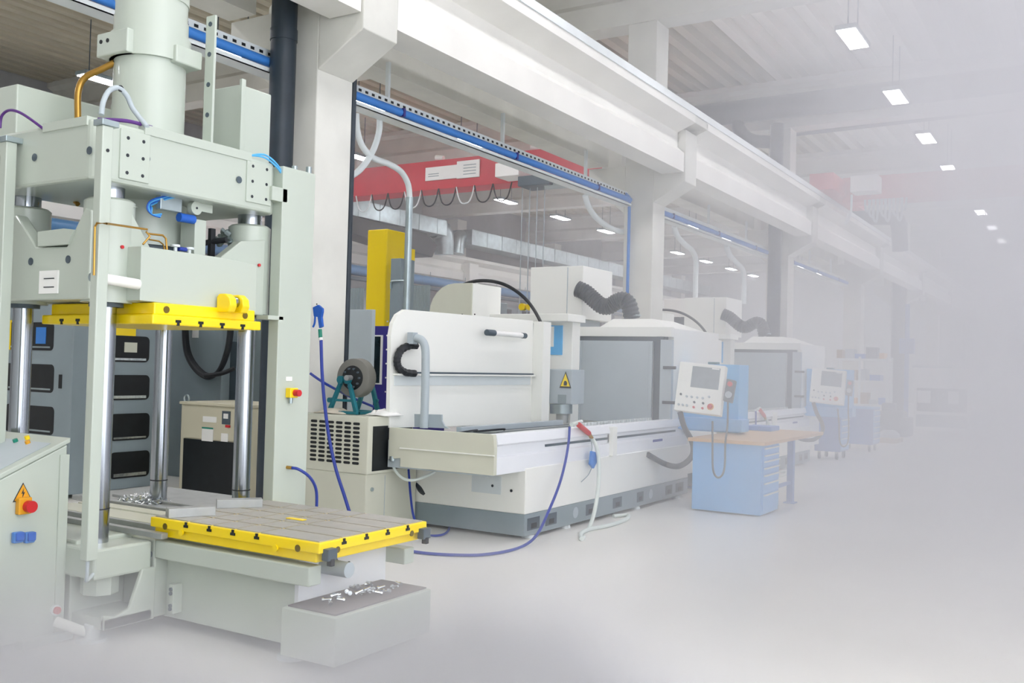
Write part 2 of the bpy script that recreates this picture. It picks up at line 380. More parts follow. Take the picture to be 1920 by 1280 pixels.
# main cylinder
m = MB(); m.lathe((-5.62, 4.3, 2.9), EZ, [(0, .235), (.82, .235)], 48)
m.build('main_cylinder', paint, press, smooth=True)
m = MB(); m.lathe((-5.62, 4.3, 3.7), EZ, [(0, .25), (.0, .262), (.18, .262), (.181, .243), (.3, .243), (.301, .236), (.42, .236), (.421, .243), (1.0, .243), (1.35, .243)], 48)
m.build('cylinder_head', paint, press, smooth=True)
q = at(181, 80, y=4.02)
m = MB(); m.box(q.x, q.x+.32, 4.02, 4.28, 3.7, 3.86)
cl = m.build('clamp_block', paint, press, .01)
for k in range(2):
    cyl('bolt_hole', void, cl, (q.x+.05+k*.07, 4.015, 3.8), (q.x+.05+k*.07, 4.022, 3.8), .014, 12)
m = MB(); m.box(-5.5, -5.33, 4.28, 4.5, 3.68, 3.8); m.build('clamp_block', paint, press, .01)
# perforated lifting bar
bar = MB(); bar.box(-5.33, -5.24, 4.52, 4.54, 3.05, 4.06); bo = bar.build('perforated_bar', paint, press, .003)
for k in range(5):
    zz = 3.16+.21*k; cyl('bar_hole', dgrey, bo, (-5.285, 4.516, zz), (-5.285, 4.521, zz), .017, 14)
# oil tanks
box('oil_tank', paint, press, -6.95, -6.22, 3.72, 4.85, 3.03, 3.5, .01)
m = MB(); m.box(-5.78, -5.42, 4.93, 5.24, 2.95, 3.71); t_ = m.build('valve_cabinet', paint, press, .01)
box('cabinet_hinge_strip', paint, t_, -5.43, -5.405, 4.93, 4.97, 2.95, 3.75, .003)
# filler neck and pipes on the tank
m = MB(); m.lathe((-6.25, 4.55, 3.5), EZ, [(0, .08), (.05, .08), (.051, .05), (.09, .05)], 16); m.build('filler_neck', paint, press, smooth=True)
tube('tank_pipe', rail_m, press, [(-6.2, 4.5, 3.5), (-6.2, 4.5, 3.62), (-6.1, 4.5, 3.66), (-6.04, 4.5, 3.62), (-6.04, 4.5, 3.46)], .015)
tube('oil_pipe', brass, press, [at(147, 262, y=4.0), at(146, 215, y=4.0), at(147, 170, y=4.0), at(160, 145, y=4.02), at(190, 130, y=4.06), at(215, 117, y=4.1)], .022, 12)
tube('oil_pipe', brass, press, [at(136, 345, y=4.0), at(137, 370, y=4.0), at(146, 383, y=4.0)], .016, 10)
tube('cable_sleeve', lgrey, press, [at(190, 215, y=3.6), at(194, 190, y=3.62), at(205, 170, y=3.66), at(222, 165, y=3.72), at(238, 180, y=3.78), at(250, 205, y=3.82), at(276, 238, y=3.84)], .016, 10)
for pp in (at(226, 166, y=3.73),): cyl('cable_tie', black, press, pp-Vector((.004, 0, 0)), pp+Vector((.004, .0, 0)), .021, 10)
tube('purple_cable', purple, press, [at(0, 240, y=3.5), at(3, 218, y=3.5), at(16, 207, y=3.5), at(35, 210, y=3.5), at(58, 224, y=3.5), at(82, 242, y=3.5)], .009, 8)
tube('purple_cable', purple, press, [(-5.2, 3.62, 3.12), (-5.1, 3.75, 3.13), (-5.06, 3.9, 3.12)], .012, 8)
for a in range(2):
    tube('air_hose', cyanb, press, [(-5.06, 4.72, 3.11), (-5.03, 4.82, 3.13-.02*a), (-5.02, 4.93, 3.08-.02*a), (-5.04, 5.02, 3.0)], .007, 8)
# control posts and duct column
def post(x0, x1, y0, y1, z0, z1):
    return box('cable_post', paint, press, x0, x1, y0, y1, z0, z1, .006)
p1 = post(-4.9, -4.835, 3.4, 3.47, .545, 3.0)
cyl('bolt', ink, p1, (-4.835, 3.435, 2.86), (-4.83, 3.435, 2.86), .01, 10)
box('post_clamp', galv, press, -4.91, -4.825, 3.39, 3.5, 3.0, 3.035, .003)
post(-5.84, -5.775, 3.4, 3.47, .545, 3.0)
box('post_clamp', galv, press, -5.85, -5.765, 3.39, 3.5, 3.0, 3.035, .003)
tube('post_cable', lgrey, press, [(-4.87, 3.43, .545), (-4.87, 3.43, .46), (-4.9, 3.45, .42), (-5.05, 3.6, .42)], .01)
m = MB(); m.box(-5.1, -5.0, 4.97, 5.3, .1, 3.08)
dc = m.build('duct_column', paint, press, .006)
for zz in (2.82, 1.98): box('duct_bracket', paint, dc, -5.12, -5.0, 4.87, 5.02, zz, zz+.1 if zz > 2 else zz+.03, .004)
for k in range(2):
    q = at(562+k*14, 300, y=5.25); cyl('cable_gland', galv, dc, (q.x, 5.2+.07*k, 3.08), (q.x, 5.2+.07*k, 3.13), .022, 12)
eb = box('stop_button_box', yellow, press, -5.0, -4.95, 5.06, 5.14, 1.43, 1.5, .006)
cyl('stop_button', redbtn, eb, (-4.95, 5.105, 1.465), (-4.905, 5.105, 1.465), .024, 20)
cyl('cable_gland', galv, eb, (-4.975, 5.09, 1.39), (-4.975, 5.09, 1.43), .014, 10)
box('small_label', label_w, press, -5.0, -4.996, 5.06, 5.12, 1.55, 1.58)
cyl('hose_nipple', brass, press, (-5.0, 5.1, .93), (-4.95, 5.1, .93), .012, 10)
tube('blue_air_hose', hoseblue, press, [(-4.95, 5.1, .93), (-4.9, 5.12, .92), (-4.87, 5.2, .86), (-4.87, 5.27, .76), (-4.87, 5.28, .6), (-4.87, 5.28, .45)], .011, 8)
# brass lubrication lines
qy = 3.47
tube('lube_line', brass, press, [at(176, 516, y=3.38), at(177, 470, y=3.38), at(178, 425, y=3.38), at(182, 418, y=3.38), at(200, 419, y=3.39), at(235, 424, x=-4.96), at(276, 430, x=-4.96)], .0065, 8, curve=False)
tube('lube_line', brass, press, [at(268, 458, x=-5.0), at(281, 443, x=-5.0), at(274, 434, x=-5.0)], .0065, 8, curve=False)
tube('lube_line', brass, press, [at(278, 438, x=-5.06), at(305, 441, x=-5.06), at(311, 447, x=-5.06), at(313, 468, x=-5.06)], .0065, 8, curve=False)
tube('lube_line', brass, press, [at(280, 449, x=-5.1), at(298, 452, x=-5.1), at(306, 458, x=-5.1), at(309, 470, x=-5.1)], .005, 8, curve=False)
# machinery inside, between ram and crown
m = MB(); m.lathe((-5.62, 4.3, 2.44), EZ, [(0, .27), (.3, .27)], 36); m.build('ram_head_flange', paint, press, smooth=True)
m = MB(); m.lathe((-5.62, 4.3, 2.39), EZ, [(0, .25), (.05, .25)], 36); fl = m.build('flange_ring', dgrey, press, smooth=True)
for k in range(14):
    a = 2*math.pi*k/14; cyl('hex_bolt', galv, fl, (-5.62+.22*math.cos(a), 4.3+.22*math.sin(a), 2.365), (-5.62+.22*math.cos(a), 4.3+.22*math.sin(a), 2.39), .02, 6)
cyl('ram_rod', chrome, press, (-5.62, 4.3, 2.1), (-5.62, 4.3, 2.4), .09, 24)
X1 = -5.16
q = at(318, 383, x=X1)
va = MB().box(q.x-.05, q.x, q.y-.07, q.y+.1, q.z-.04, q.z+.05).build('pneumatic_valve', galv, press, .004)
q = at(347, 409, x=X1); cyl('filter_bowl', bluem, press, q-EY*.05, q+EY*.07, .03, 10)
for k in range(4):
    tube('air_hose', cyanb if k % 2 else bluem, press, [at(338, 368, x=X1), at(310, 368+2*k, x=X1), at(283, 376+3*k, x=X1-.02*k), at(276+3*k, 390, x=X1), at(285, 402, x=X1), at(300+k, 407-2*k, x=X1)], .0055, 8)
q = at(369, 390, x=X1+.02); cyl('limit_roller', paint, press, q-EX*.04, q, .045, 24); cyl('roller_axle', ink, press, q, q+EX*.004, .008, 10)
q = at(388, 390, x=X1); MB().box(q.x-.05, q.x, q.y-.06, q.y+.05, q.z-.03, q.z+.05).build('roller_bracket', paint, press, .003)
q0 = at(366, 410, x=X1); q1 = at(385, 475, x=X1)
MB().box(X1-.14, X1, q0.y, q1.y, q1.z-.02, q0.z+.0).build('limit_plate', paint, press, .003)
q = at(400, 440, x=-5.3); box('black_post', black, press, q.x-.03, q.x, q.y-.02, q.y+.02, 2.35, 2.6)
m = MB()
for k in range(14):
    a, b_, c_ = random.uniform(-.1, .1), random.uniform(-.1, .1), random.uniform(-.07, .07)
    m.lathe((-5.35+a*.6, 4.85+b_, 2.52+c_), (random.uniform(-1, 1), random.uniform(-1, 1), .6), [(0, .022), (.04, .022), (.041, .013), (.07, .013)], 8)
m.build('hydraulic_fittings', galv, press, smooth=True)
tube('black_hose', black, press, [(-5.5, 4.5, 2.45), (-5.35, 4.6, 2.5), (-5.2, 4.65, 2.52)], .02)
for px, py in ((329, 463), (355, 468)):
    q = at(px, py, x=-5.12); m = MB(); m.lathe(q-EZ*.03, EZ, [(0, .012), (.03, .012), (.031, .03), (.045, .03)], 12); m.build('valve_wheel', rail_m, press, smooth=True)
q = at(342, 467, x=-5.12); cyl('blue_valve', hoseblue, press, q-EY*.03, q+EY*.03, .014, 10)

# ---------------------------------------------------------------- bolster table
TZ = .7
tb = thing('rolling_bolster_table', 'yellow edged T-slot table with grey plates rolled out of the press', 'table', (-4.365, 4.49, .56))
m = MB(); m.box(-5.07, -3.66, 4.0, 4.985, .64, TZ); m.box(-5.05, -3.7, 4.02, 4.96, .585, .64)
body = m.build('table_body', yellow, tb, .006)
xs = [-5.07+.012, -4.74, -4.535, -4.335, -4.14, -3.672]; ys = [4.012, 4.2, 4.395, 4.59, 4.785, 4.973]
g = .009
for i in range(5):
    for j in range(5):
        box('plate', plate, tb, xs[i]+g, xs[i+1]-g, ys[j]+g, ys[j+1]-g, TZ-.002, TZ+.006, .001)
for x in xs[1:-1]: tslot(body, (x, 3.995, TZ+.001), EX, EY, 1.1, -1)
for y in ys[1:-1]: tslot(body, (-3.655, y, TZ+.001), EY, -EX, 1.1, -1)
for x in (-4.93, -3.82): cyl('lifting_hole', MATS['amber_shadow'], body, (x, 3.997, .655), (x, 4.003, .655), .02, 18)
for x in (-4.78, -3.99): cyl('plug', yellow, body, (x, 3.992, .635), (x, 4.003, .635), .02, 18)
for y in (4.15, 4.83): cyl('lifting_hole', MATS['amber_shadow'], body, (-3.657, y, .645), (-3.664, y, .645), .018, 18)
for y in (4.03, 4.9):
    c = box('clamp', dgrey, tb, -3.67, -3.62, y, y+.075, .6, .665, .004); box('clamp_hook', black, c, -3.65, -3.615, y+.02, y+.05, .57, .61, .003)
q = at(553, 973, z=TZ+.006); box('yellow_pad', yellow, tb, q.x-.06, q.x+.08, q.y-.02, q.y+.02, TZ+.006, TZ+.012, .002)
def bl(px0, py0, px1, py1, h, wd, lab):
    a = at(px0, py0, z=TZ+.006); b = at(px1, py1, z=TZ+.006); d = (b-a).normalized(); n = Vector((-d.y, d.x, 0))*wd
    o = MB().prism([a, b, b+n, a+n], (0, 0, h)).build('steel_parallel', steel, None, .002); tag(o, lab, 'block', 'steel blocks on the bolster table'); return o
bl(316, 971, 404, 966, .055, .09, 'grey steel block on the press table, the lower of the two nearer its left corner')
bl(406, 953, 492, 951, .055, .09, 'grey steel block on the press table, beside the right column foot')
# bolts on the mat of the bolt box
for k in range(26):
    a = random.uniform(0, 6.28); x = random.uniform(-3.82, -3.6); y = 4.1 + .62*random.random()**.9; L = random.uniform(.025, .045)
    z = .345 + random.choice((0, 0, .014)); d = Vector((math.cos(a), math.sin(a), random.uniform(-.05, .3))).normalized()
    m = MB(); m.lathe((x, y, z), d, [(0, .013), (.012, .013), (.0121, .007), (.012+L, .007)], 8)
    o = m.build('hex_bolt', scrapm, None, smooth=True); tag(o, 'loose shiny bolt on the brown mat of the low white box under the table', 'bolt', 'loose bolts on the mat')

# ---------------------------------------------------------------- control desk at the left edge
desk = thing('control_desk', 'pale grey operator desk with sloping top and round red stop button', 'control desk', (-5.75, 3.1, 0))
XD = -5.3
m = MB(); m.prism([(XD, 3.57, .04), (XD, 3.57, 1.16), (XD, 2.55, .72), (XD, 2.55, .04)], (-.85, 0, 0)); m.build('desk_body', paint, desk, .01)
m = MB(); m.prism([(XD+.006, 3.585, 1.17), (XD+.006, 3.585, 1.2), (XD+.006, 2.54, .75), (XD+.006, 2.54, .72)], (-.87, 0, 0)); lid = m.build('desk_lid', paint, desk, .006)
def ontop(x, y): return Vector((x, y, 1.2-(3.585-y)*.43))
nn = Vector((0, -.395, .918))
pn = MB().prism([ontop(-5.36, 3.5)+nn*.001, ontop(-5.36, 2.62)+nn*.001, ontop(-6.1, 2.62)+nn*.001, ontop(-6.1, 3.5)+nn*.001], nn*.003).build('control_panel', lgrey, desk)
for (px, py), mm in (((30, 829), green), ((53, 832), orange), ((52, 823), yellow)):
    d = _r*((px-960)/FPX) - _u*((py-640)/FPX) + _f; t = (1.2-.43*3.585+.0 - 1.7)/(d.z-.43*d.y); p = EYE+d*t
    cyl('push_button', mm, pn, p, p+nn*.022, .015, 14)
p = ontop(-5.62, 3.1)+nn*.01; box('joystick_base', dgrey, pn, p.x-.03, p.x+.05, p.y-.03, p.y+.03, p.z, p.z+.03, .004); cyl('selector_knob', redbtn, pn, p+Vector((-.07, 0, 0)), p+Vector((-.07, 0, .03)), .015, 12)
sx = XD+.004
q = at(43, 923, x=sx)
tri = [q+EY*.052+EZ*-.045, q-EY*.052+EZ*-.045, q+EZ*.05]
poly('warning_sign', ink, desk, [q+(v-q)*1.12 for v in tri], EX*-.003); wsg = poly('warning_sign', orange, desk, [q+(v-q)*.95+EX*.001 for v in tri], EX*-.003)
poly('flash_mark', ink, wsg, [q+EX*.002+EY*a+EZ*b for a, b in ((.004, .025), (-.01, -.008), (-.001, -.004), (-.004, -.034), (.012, .003), (.002, 0))], EX*-.002)
q = at(43, 948, x=sx); sb = box('stop_button_box', orange, desk, sx-.004, sx+.035, q.y-.045, q.y+.035, q.z-.045, q.z+.05, .006)
cyl('stop_button', redbtn, sb, (sx+.035, q.y+.01, q.z), (sx+.075, q.y+.01, q.z), .034, 24)
for k in range(2):
    q = at(30+22*k, 1006, x=sx); so = box('blue_socket', trayblue, desk, sx-.002, sx+.03, q.y-.03, q.y+.03, q.z-.033, q.z+.03, .008); box('socket_flap', bluem, so, sx+.03, sx+.045, q.y-.022, q.y+.026, q.z-.02, q.z+.03, .006)
q = at(103, 1143, x=sx); cyl('red_lamp', redbtn, desk, q, q+EX*.03, .022, 16)
cyl('lamp_collar', rail_m, desk, q-EX*.002, q+EX*.015, .032, 16)
box('desk_foot', paint, desk, -5.33, -5.25, 3.3, 3.62, .0, .05, .005)
tube('hand_rail', cream, desk, [at(105, 1165, x=sx+.05), at(125, 1172, x=sx+.1), at(172, 1190, x=-5.14)], .03, 12)
box('panel_strip', paint, desk, XD-.01, XD+.01, 3.52, 3.58, .04, 1.1, .003)

# ================================================================ MILLING MACHINE (built once, copied for the second one)
mill = thing('milling_machine', 'nearest large cream milling machine with splash guard and grey sliding door, behind the yellow table', 'machine', (-5.8, 10.5, 0), 'cream milling machines in a row')
XP = -4.82
pb = box('plinth', greyp, mill, -7.3, XP, 8.17, 12.5, .035, .25, .006)
for a, b_, c_, d in ((405, 510, 960, 1100), (560, 655, 920, 1055), (905, 980, 845, 970), (1135, 1210, 790, 905), (1340, 1395, 745, 850), (1585, 1640, 675, 760), (1670, 1735, 655, 750)):
    u = at(a/4.571+900, 980, x=XP).y; v = at(b_/4.571+900, 980, x=XP).y
    sk = box('fork_pocket', dgrey, pb, XP-.005, XP+.003, u, v, .085, .205, .002); box('pocket_core', black, sk, XP+.002, XP+.005, u+(v-u)*.3, v-(v-u)*.25, .1, .15)
for a in (825, 1465):
    q = at(a/4.571+900, 900, x=XP); cyl('round_port', lgrey, pb, (XP-.002, q.y, .15), (XP+.003, q.y, .15), .06, 20)
for y in (8.35, 9.1, 10.9, 12.2): MB().lathe((XP-.06, y, 0), EZ, [(0, .07), (.03, .06), (.035, .02), (.06, .02)], 14).build('levelling_foot', rail_m, mill, smooth=True)
box('body', cream, mill, -7.3, XP, 8.17, 12.5, .25, .7, .008)
box('side_box', cream, mill, -6.05, -5.63, 8.2, 8.6, .3, .68, .006)
bd = box('rating_plate', MATS['band_grey'], mill, -5.45, -5.1, 8.165, 8.172, .42, .6)
for dx, dz in ((-5.36, .62), (-5.2, .5), (-4.98, .47)): cyl('round_hole', ink, mill, (dx, 8.162, dz), (dx, 8.172, dz), .014, 10)
# tray
m = MB(); m.prism([(-6.08, 7.6, .98), (-6.08, 7.6, 1.055), (-4.845, 7.6, 1.055), (-4.83, 7.6, .93), (-4.83, 7.6, .675), (-5.93, 7.6, .675), (-5.93, 7.6, .76), (-6.08, 7.6, .74)], (0, .05, 0))
m.build('tray_end', cream2, mill, .004)
box('tray_lip', cream, mill, -5.93, -4.825, 7.585, 7.6, .855, .865)
m = MB(); m.prism([(-4.83, 7.65, .675), (-4.83, 7.65, .835), (-4.855, 7.65, .85), (-4.86, 7.65, .94), (-4.82, 7.65, .96), (-4.84, 7.65, 1.05), (-4.96, 7.65, 1.05), (-4.96, 7.65, .675)], (0, 4.8, 0)); m.build('tray_side', bluewhite, mill, .004)  # side light on this face is put into its cooler white
m = MB(); m.box(-6.1, -4.9, 7.62, 12.45, .66, .93); m.build('tray_floor', lgrey, mill)
for u, v in ((8.6, 10.05), (10.25, 12.1)):
    box('guide_slot', dgrey, mill, -4.862, -4.852, u, v, .885, .91)
box('blue_sticker', hoseblue, mill, -4.832, -4.826, 11.3, 11.6, .79, .82)
for xx in (-4.95, -5.02): box('tray_rail', steel, mill, xx-.015, xx+.015, 7.85, 12.0, .93, 1.04, .002)
for k in range(26): box('rack_tooth', rail_m, mill, -5.1, -5.05, 9.6+.085*k, 9.64+.085*k, .93, 1.07)
wt = box('work_table', steel, mill, -5.95, -5.35, 8.7, 10.6, .93, .99, .004)
for k in range(3): box('table_slot', dgrey, wt, -5.85+.17*k, -5.82+.17*k, 8.7, 10.6, .99, .993)
box('long_bar', lgrey, mill, -5.75, -5.68, 8.3, 10.5, .99, 1.05, .004)
tube('loose_cable', black, mill, [(-5.6, 8.0, 1.0), (-5.5, 8.3, 1.03), (-5.65, 8.5, 1.0), (-5.5, 8.8, 1.02), (-5.6, 9.0, 1.0)], .01)
# splash guard
XS = -6.1
m = MB(); arc = [(733, 660), (733, 630), (737, 606), (746, 589), (760, 580)]
m.prism([at(730, 802, x=XS)] + [at(a, b_, x=XS) for a, b_ in arc] + [at(1000, 601, x=XS), at(1000, 795, x=XS)], (-.05, 0, 0)); sg = m.build('splash_guard', cream, mill, .004)
box('ledge', cream, sg, -6.1, -6.04, 7.66, 10.42, 1.575, 1.592); box('inset_band', MATS['band_grey'], sg, -6.1, -6.092, 7.68, 10.38, 1.47, 1.572)
box('chain_track', dgrey, sg, -6.095, -6.06, 8.0, 10.4, 1.594, 1.612)
tube('cable_chain', black, mill, [at(a, b_, x=-6.05) for a, b_ in ((781, 648), (768, 648), (753, 655), (746, 668), (745, 680), (749, 691), (760, 698), (778, 700))], .042, 6, ribs=4)
tubeL = at(925, 624, x=-6.0); tubeR = at(980, 629, x=-6.0)
lamp = cyl('work_lamp', label_w, mill, tubeL, tubeR, .03, 14)
cyl('lamp_end', dgrey, lamp, tubeL-EY*.14, tubeL+EY*.02, .036, 12); cyl('lamp_end', dgrey, lamp, tubeR-EY*.02, tubeR+EY*.06, .034, 12)
MB().box(-6.1, -5.95, 10.43, 10.62, .93, 2.26).build('guard_post', cream, mill, .004)
yy = 7.85
tube('support_arm', lgrey, mill, [at(795, 802, y=yy), at(797, 740, y=yy), at(798, 680, y=yy), at(797, 652, y=yy), at(791, 638, y=yy), at(780, 633, y=yy)], .042, 14)
q = at(773, 634, y=yy); box('arm_clamp', lgrey, mill, q.x-.035, q.x+.04, yy-.04, yy+.04, q.z-.06, q.z+.06, .004)
poly('tray_bracket', lgrey, mill, [at(777, 800, y=7.95), at(777, 776, y=7.95), at(828, 777, y=7.95), at(828, 788, y=7.95), at(833, 798, y=7.95), at(842, 803, y=7.95)], (0, .02, 0))
# spindle column, head and spindle
YC, YH = 11.35, 11.0
c0 = at(1022, 700, y=YC).x; c1 = at(1072, 700, y=YC).x
cb = box('spindle_column', cream, mill, c0, c1, YC, YC+.22, .93, 2.36, .01)
u0 = at(1030, 640, y=YC).x; u1 = at(1055, 640, y=YC).x
nb = box('blue_board', cyanb, cb, u0, u1, YC-.02, YC, at(1040, 665, y=YC).z, at(1040, 610, y=YC).z); box('white_note', label_w, nb, u0, u0+.08, YC-.025, YC-.02, at(1040, 650, y=YC).z, at(1040, 612, y=YC).z)
h0, h1 = at(1019, 700, y=YH), at(1073, 700, y=YH); ht = at(1050, 692, y=YH).z; hb = at(1050, 757, y=YH).z
hd = box('spindle_head', lgrey, mill, h0.x, h1.x, YH, YC, hb, ht, .012)
box('head_edge', galv, hd, h0.x-.01, h0.x+.07, YH-.02, YH+.03, hb-.02, ht+.01, .003)
q = at(1060, 713, y=YH-.01); tri = [q+EX*-.075+EZ*-.085, q+EX*.075+EZ*-.085, q+EZ*.1]
poly('warning_sign', ink, hd, [q+(v-q)*1.15+EY*.002 for v in tri], EY*.004); w2 = poly('warning_sign', yellow, hd, [q+(v-q)*.9 for v in tri], EY*.003)
poly('hand_mark', ink, w2, [q+EX*a_+EZ*b_-EY*.002 for a_, b_ in ((-.022, -.065), (.022, -.065), (.028, -.03), (.01, -.005), (-.01, -.005), (-.022, -.03))], EY*.002)
cyl('spindle_housing', galv, hd, at(1052, 757, y=YH+.2), at(1052, 775, y=YH+.2), .15, 20); cyl('spindle', steel, hd, at(1054, 775, y=YH+.2), at(1054, 792, y=YH+.2), .08, 16)
cyl('coolant_pipe', galv, hd, at(1024, 760, y=YH-.04), at(1027, 660, y=YH-.04), .02, 10); box('pipe_valve', galv, hd, h0.x+.0, h0.x+.07, YH-.07, YH-.01, hb+.1, hb+.2, .003)
box('head_label', greyp, hd, h1.x-.2, h1.x-.08, YH-.006, YH, hb+.01, hb+.12)
tube('arc_cable', black, mill, [at(a_, b_, y=YH-.05) for a_, b_ in ((812, 582), (830, 558), (860, 537), (900, 526), (945, 533), (985, 560), (1012, 600), (1024, 640), (1028, 690))], .023, 8)
# mist extractor, rear cover, cross slab
bx = MB().box(-7.5, -6.6, 12.7, 13.7, 2.42, 3.21).build('mist_extractor', cream, mill, .01)
box('extractor_seam', lgrey, bx, -6.86, -6.85, 12.693, 12.7, 2.44, 3.19)
box('extractor_stand', lgrey, mill, -7.25, -6.7, 12.8, 13.5, 2.25, 2.42, .006); box('blue_sticker', cyanb, mill, -6.9, -6.85, 12.79, 12.8, 2.32, 2.36)
box('cross_slab', cream, mill, -7.6, c1+.06, 11.1, 11.6, 2.3, 2.4, .008)
m = MB(); cy_ = []; L = at(805, 585, y=10.67).x; R = -7.2; T = 2.79; B = 2.2
for k in range(7):
    a = math.radians(180-15*k); cy_.append((L+.4+.4*math.cos(a), 10.67, T-.4+.4*math.sin(a)))
m.prism([(L, 10.67, B)] + cy_ + [(R, 10.67, T), (R, 10.67, 2.34)], (0, .7, 0)); rc = m.build('rear_cover', cream2, mill, .004)
box('cover_side', cream, rc, R-.005, R+.01, 10.68, 11.38, 2.34, 2.785, .003)
for k in range(4): cyl('screw', ink, rc, (L+.15+.2*k, 10.662, 2.37), (L+.15+.2*k, 10.672, 2.37), .009, 8)
# sliding door enclosure
EXL, EXR, YE = -6.36, -4.9, 12.0
m = MB(); m.box(EXL, EXR, YE+.1, 13.84, .3, 2.26); enc = m.build('enclosure', cream, mill, .01)
m = MB(); m.box(EXL, EXR, YE, YE+.1, 2.14, 2.27); m.box(EXL, EXL+.03, YE, YE+.1, .95, 2.14); m.build('door_fascia', cream, mill, .004)
box('door_header', dgrey, mill, EXL+.04, -4.98, YE+.03, YE+.09, 2.075, 2.14)
xd = at(1222, 700, y=YE).x
dr = box('sliding_door', lgrey, mill, EXL+.04, xd, YE+.02, YE+.05, .97, 2.08, .004)
box('door_stile', lgrey, dr, EXL+.02, EXL+.12, YE-.0, YE+.03, .97, 2.07, .004); box('door_stile', lgrey, dr, xd-.05, xd, YE, YE+.03, .97, 2.07, .004)
box('door_shadow_gap', dgrey, mill, xd+.005, xd+.11, YE+.05, YE+.09, .97, 2.08)
dp = box('door_post', lgrey, mill, xd+.12, -4.885, YE-.01, YE+.06, .95, 2.1, .004)
for zz in (1.27, 1.73): box('door_hinge', ink, dp, xd+.17, -4.82, YE-.03, YE-.0, zz-.02, zz+.02, .002)
box('latch_box', dgrey, mill, -5.1, -5.0, YE-.02, YE+.02, 2.1, 2.14)
# fume hood and ribbed hose
m = MB(); a = [(EXL+.3, YE+.15, 2.26), (EXR-.1, YE+.15, 2.26), (EXR-.1, 13.6, 2.26), (EXL+.3, 13.6, 2.26)]; b2 = [(-5.95, 12.4, 2.4), (-5.35, 12.4, 2.4), (-5.35, 13.2, 2.4), (-5.95, 13.2, 2.4)]
A = [m.b.verts.new(v) for v in a]; B2 = [m.b.verts.new(v) for v in b2]; m.b.faces.new(A); m.b.faces.new(B2[::-1])
for k in range(4): m.b.faces.new((A[k], A[(k+1) % 4], B2[(k+1) % 4], B2[k]))
m.build('fume_hood', cream, mill, .006)
tube('ribbed_hose', hose_grey, mill, [at(a_, b_, y=12.62+.02*k_) for k_, (a_, b_) in enumerate(((1082, 541), (1098, 548), (1113, 561), (1128, 573), (1142, 574), (1155, 566), (1168, 562), (1179, 571), (1185, 598)))], .125, 18, ribs=8)
cyl('hose_clamp', galv, mill, at(1185, 593, y=12.8), at(1185, 590, y=12.8), .13, 20)
# operator panel
PB = [at(1263, 768, y=11.2), at(1350, 779, y=11.2)]; up_ = Vector((.0, .17, .6)); n_ = Vector((0, .07, -.02))
tl, tr_ = PB[0]+up_, PB[1]+up_
cp = poly('control_panel', cream, mill, [PB[0], PB[1], tr_-EX*.0, tl], (0, .09, -.025), .012)
ux = (PB[1]-PB[0]).normalized(); uz = up_.normalized(); nf = ux.cross(uz).normalized(); W = (PB[1]-PB[0]).length; H = up_.length
def onp(u, v, d=.0): return PB[0] + ux*(u*W) + uz*(v*H) + nf*d
sc_ = poly('screen', screen, cp, [onp(.3, .5, .003), onp(.9, .5, .003), onp(.9, .93, .003), onp(.3, .93, .003)], nf*-.004)
poly('screen_tag', label_w, sc_, [onp(.72, .9, .005), onp(.88, .9, .005), onp(.88, .925, .005), onp(.72, .925, .005)], nf*-.002)
for k in range(3):
    for j in range(3): cyl('key', label_w, cp, onp(.1+.055*j, .62+.09*k, .002), onp(.1+.055*j, .62+.09*k, .008), .01, 8)
for k, (u, v, mm) in enumerate(((.12, .33, ink), (.25, .3, lgrey), (.36, .3, lgrey), (.48, .3, lgrey), (.6, .3, lgrey), (.73, .34, lgrey), (.1, .12, lgrey), (.19, .12, lgrey), (.28, .12, lgrey), (.43, .2, ink), (.43, .1, redbtn), (.62, .2, ink), (.62, .1, redbtn))):
    cyl('push_button', mm, cp, onp(u, v, 0), onp(u, v, .018), .014, 10)
cyl('button_plate', orange, cp, onp(.78, .15, 0), onp(.78, .15, .004), .042, 18); cyl('stop_button', redbtn, cp, onp(.78, .15, .004), onp(.78, .15, .035), .028, 18)
box('panel_arm', cream, mill, -4.4, -4.25, 11.32, 12.32, 1.5, 1.6, .01)
hw = MB().prism([onp(1.03, .3, .02), onp(1.22, .28, .02), onp(1.25, .72, .02), onp(1.06, .74, .02)], nf*-.06).build('hand_pendant', dgrey, mill, .008)
cyl('pendant_dial', lgrey, hw, onp(1.14, .42, .02), onp(1.14, .42, .04), .04, 18); cyl('pendant_button', redbtn, hw, onp(1.15, .63, .02), onp(1.15, .63, .05), .03, 16)
q = onp(1.13, .3, 0)
tube('pendant_cable', hose_grey, mill, [q, q-EZ*.3, at(1360, 830, y=11.0), at(1358, 880, y=11.0), at(1347, 895, y=11.0), at(1337, 880, y=11.0), at(1336, 830, y=11.05), at(1336, 790, y=11.2)], .012, 8)
tube('panel_hose', hose_grey, mill, [at(1275, 772, y=11.25), at(1283, 800, y=11.25), at(1298, 830, y=11.3), at(1297, 855, y=11.3), at(1275, 873, y=11.3), at(1248, 870, y=11.5), at(1215, 852, x=-4.8)], .035, 12)
b0 = at(1328, 700, y=12.3).x; b1 = at(1386, 700, y=12.3).x
bb_ = box('blue_cabinet_back', cyanb, mill, -4.86, b1, 12.3, 12.7, .9, 1.79, .008); box('blue_foot_box', bluecab, mill, -4.86, b1+.08, 12.2, 12.5, .92, 1.08, .006)
box('top_clip', teal, bb_, b0, b0+.12, 12.28, 12.4, 1.79, 1.82, .003)
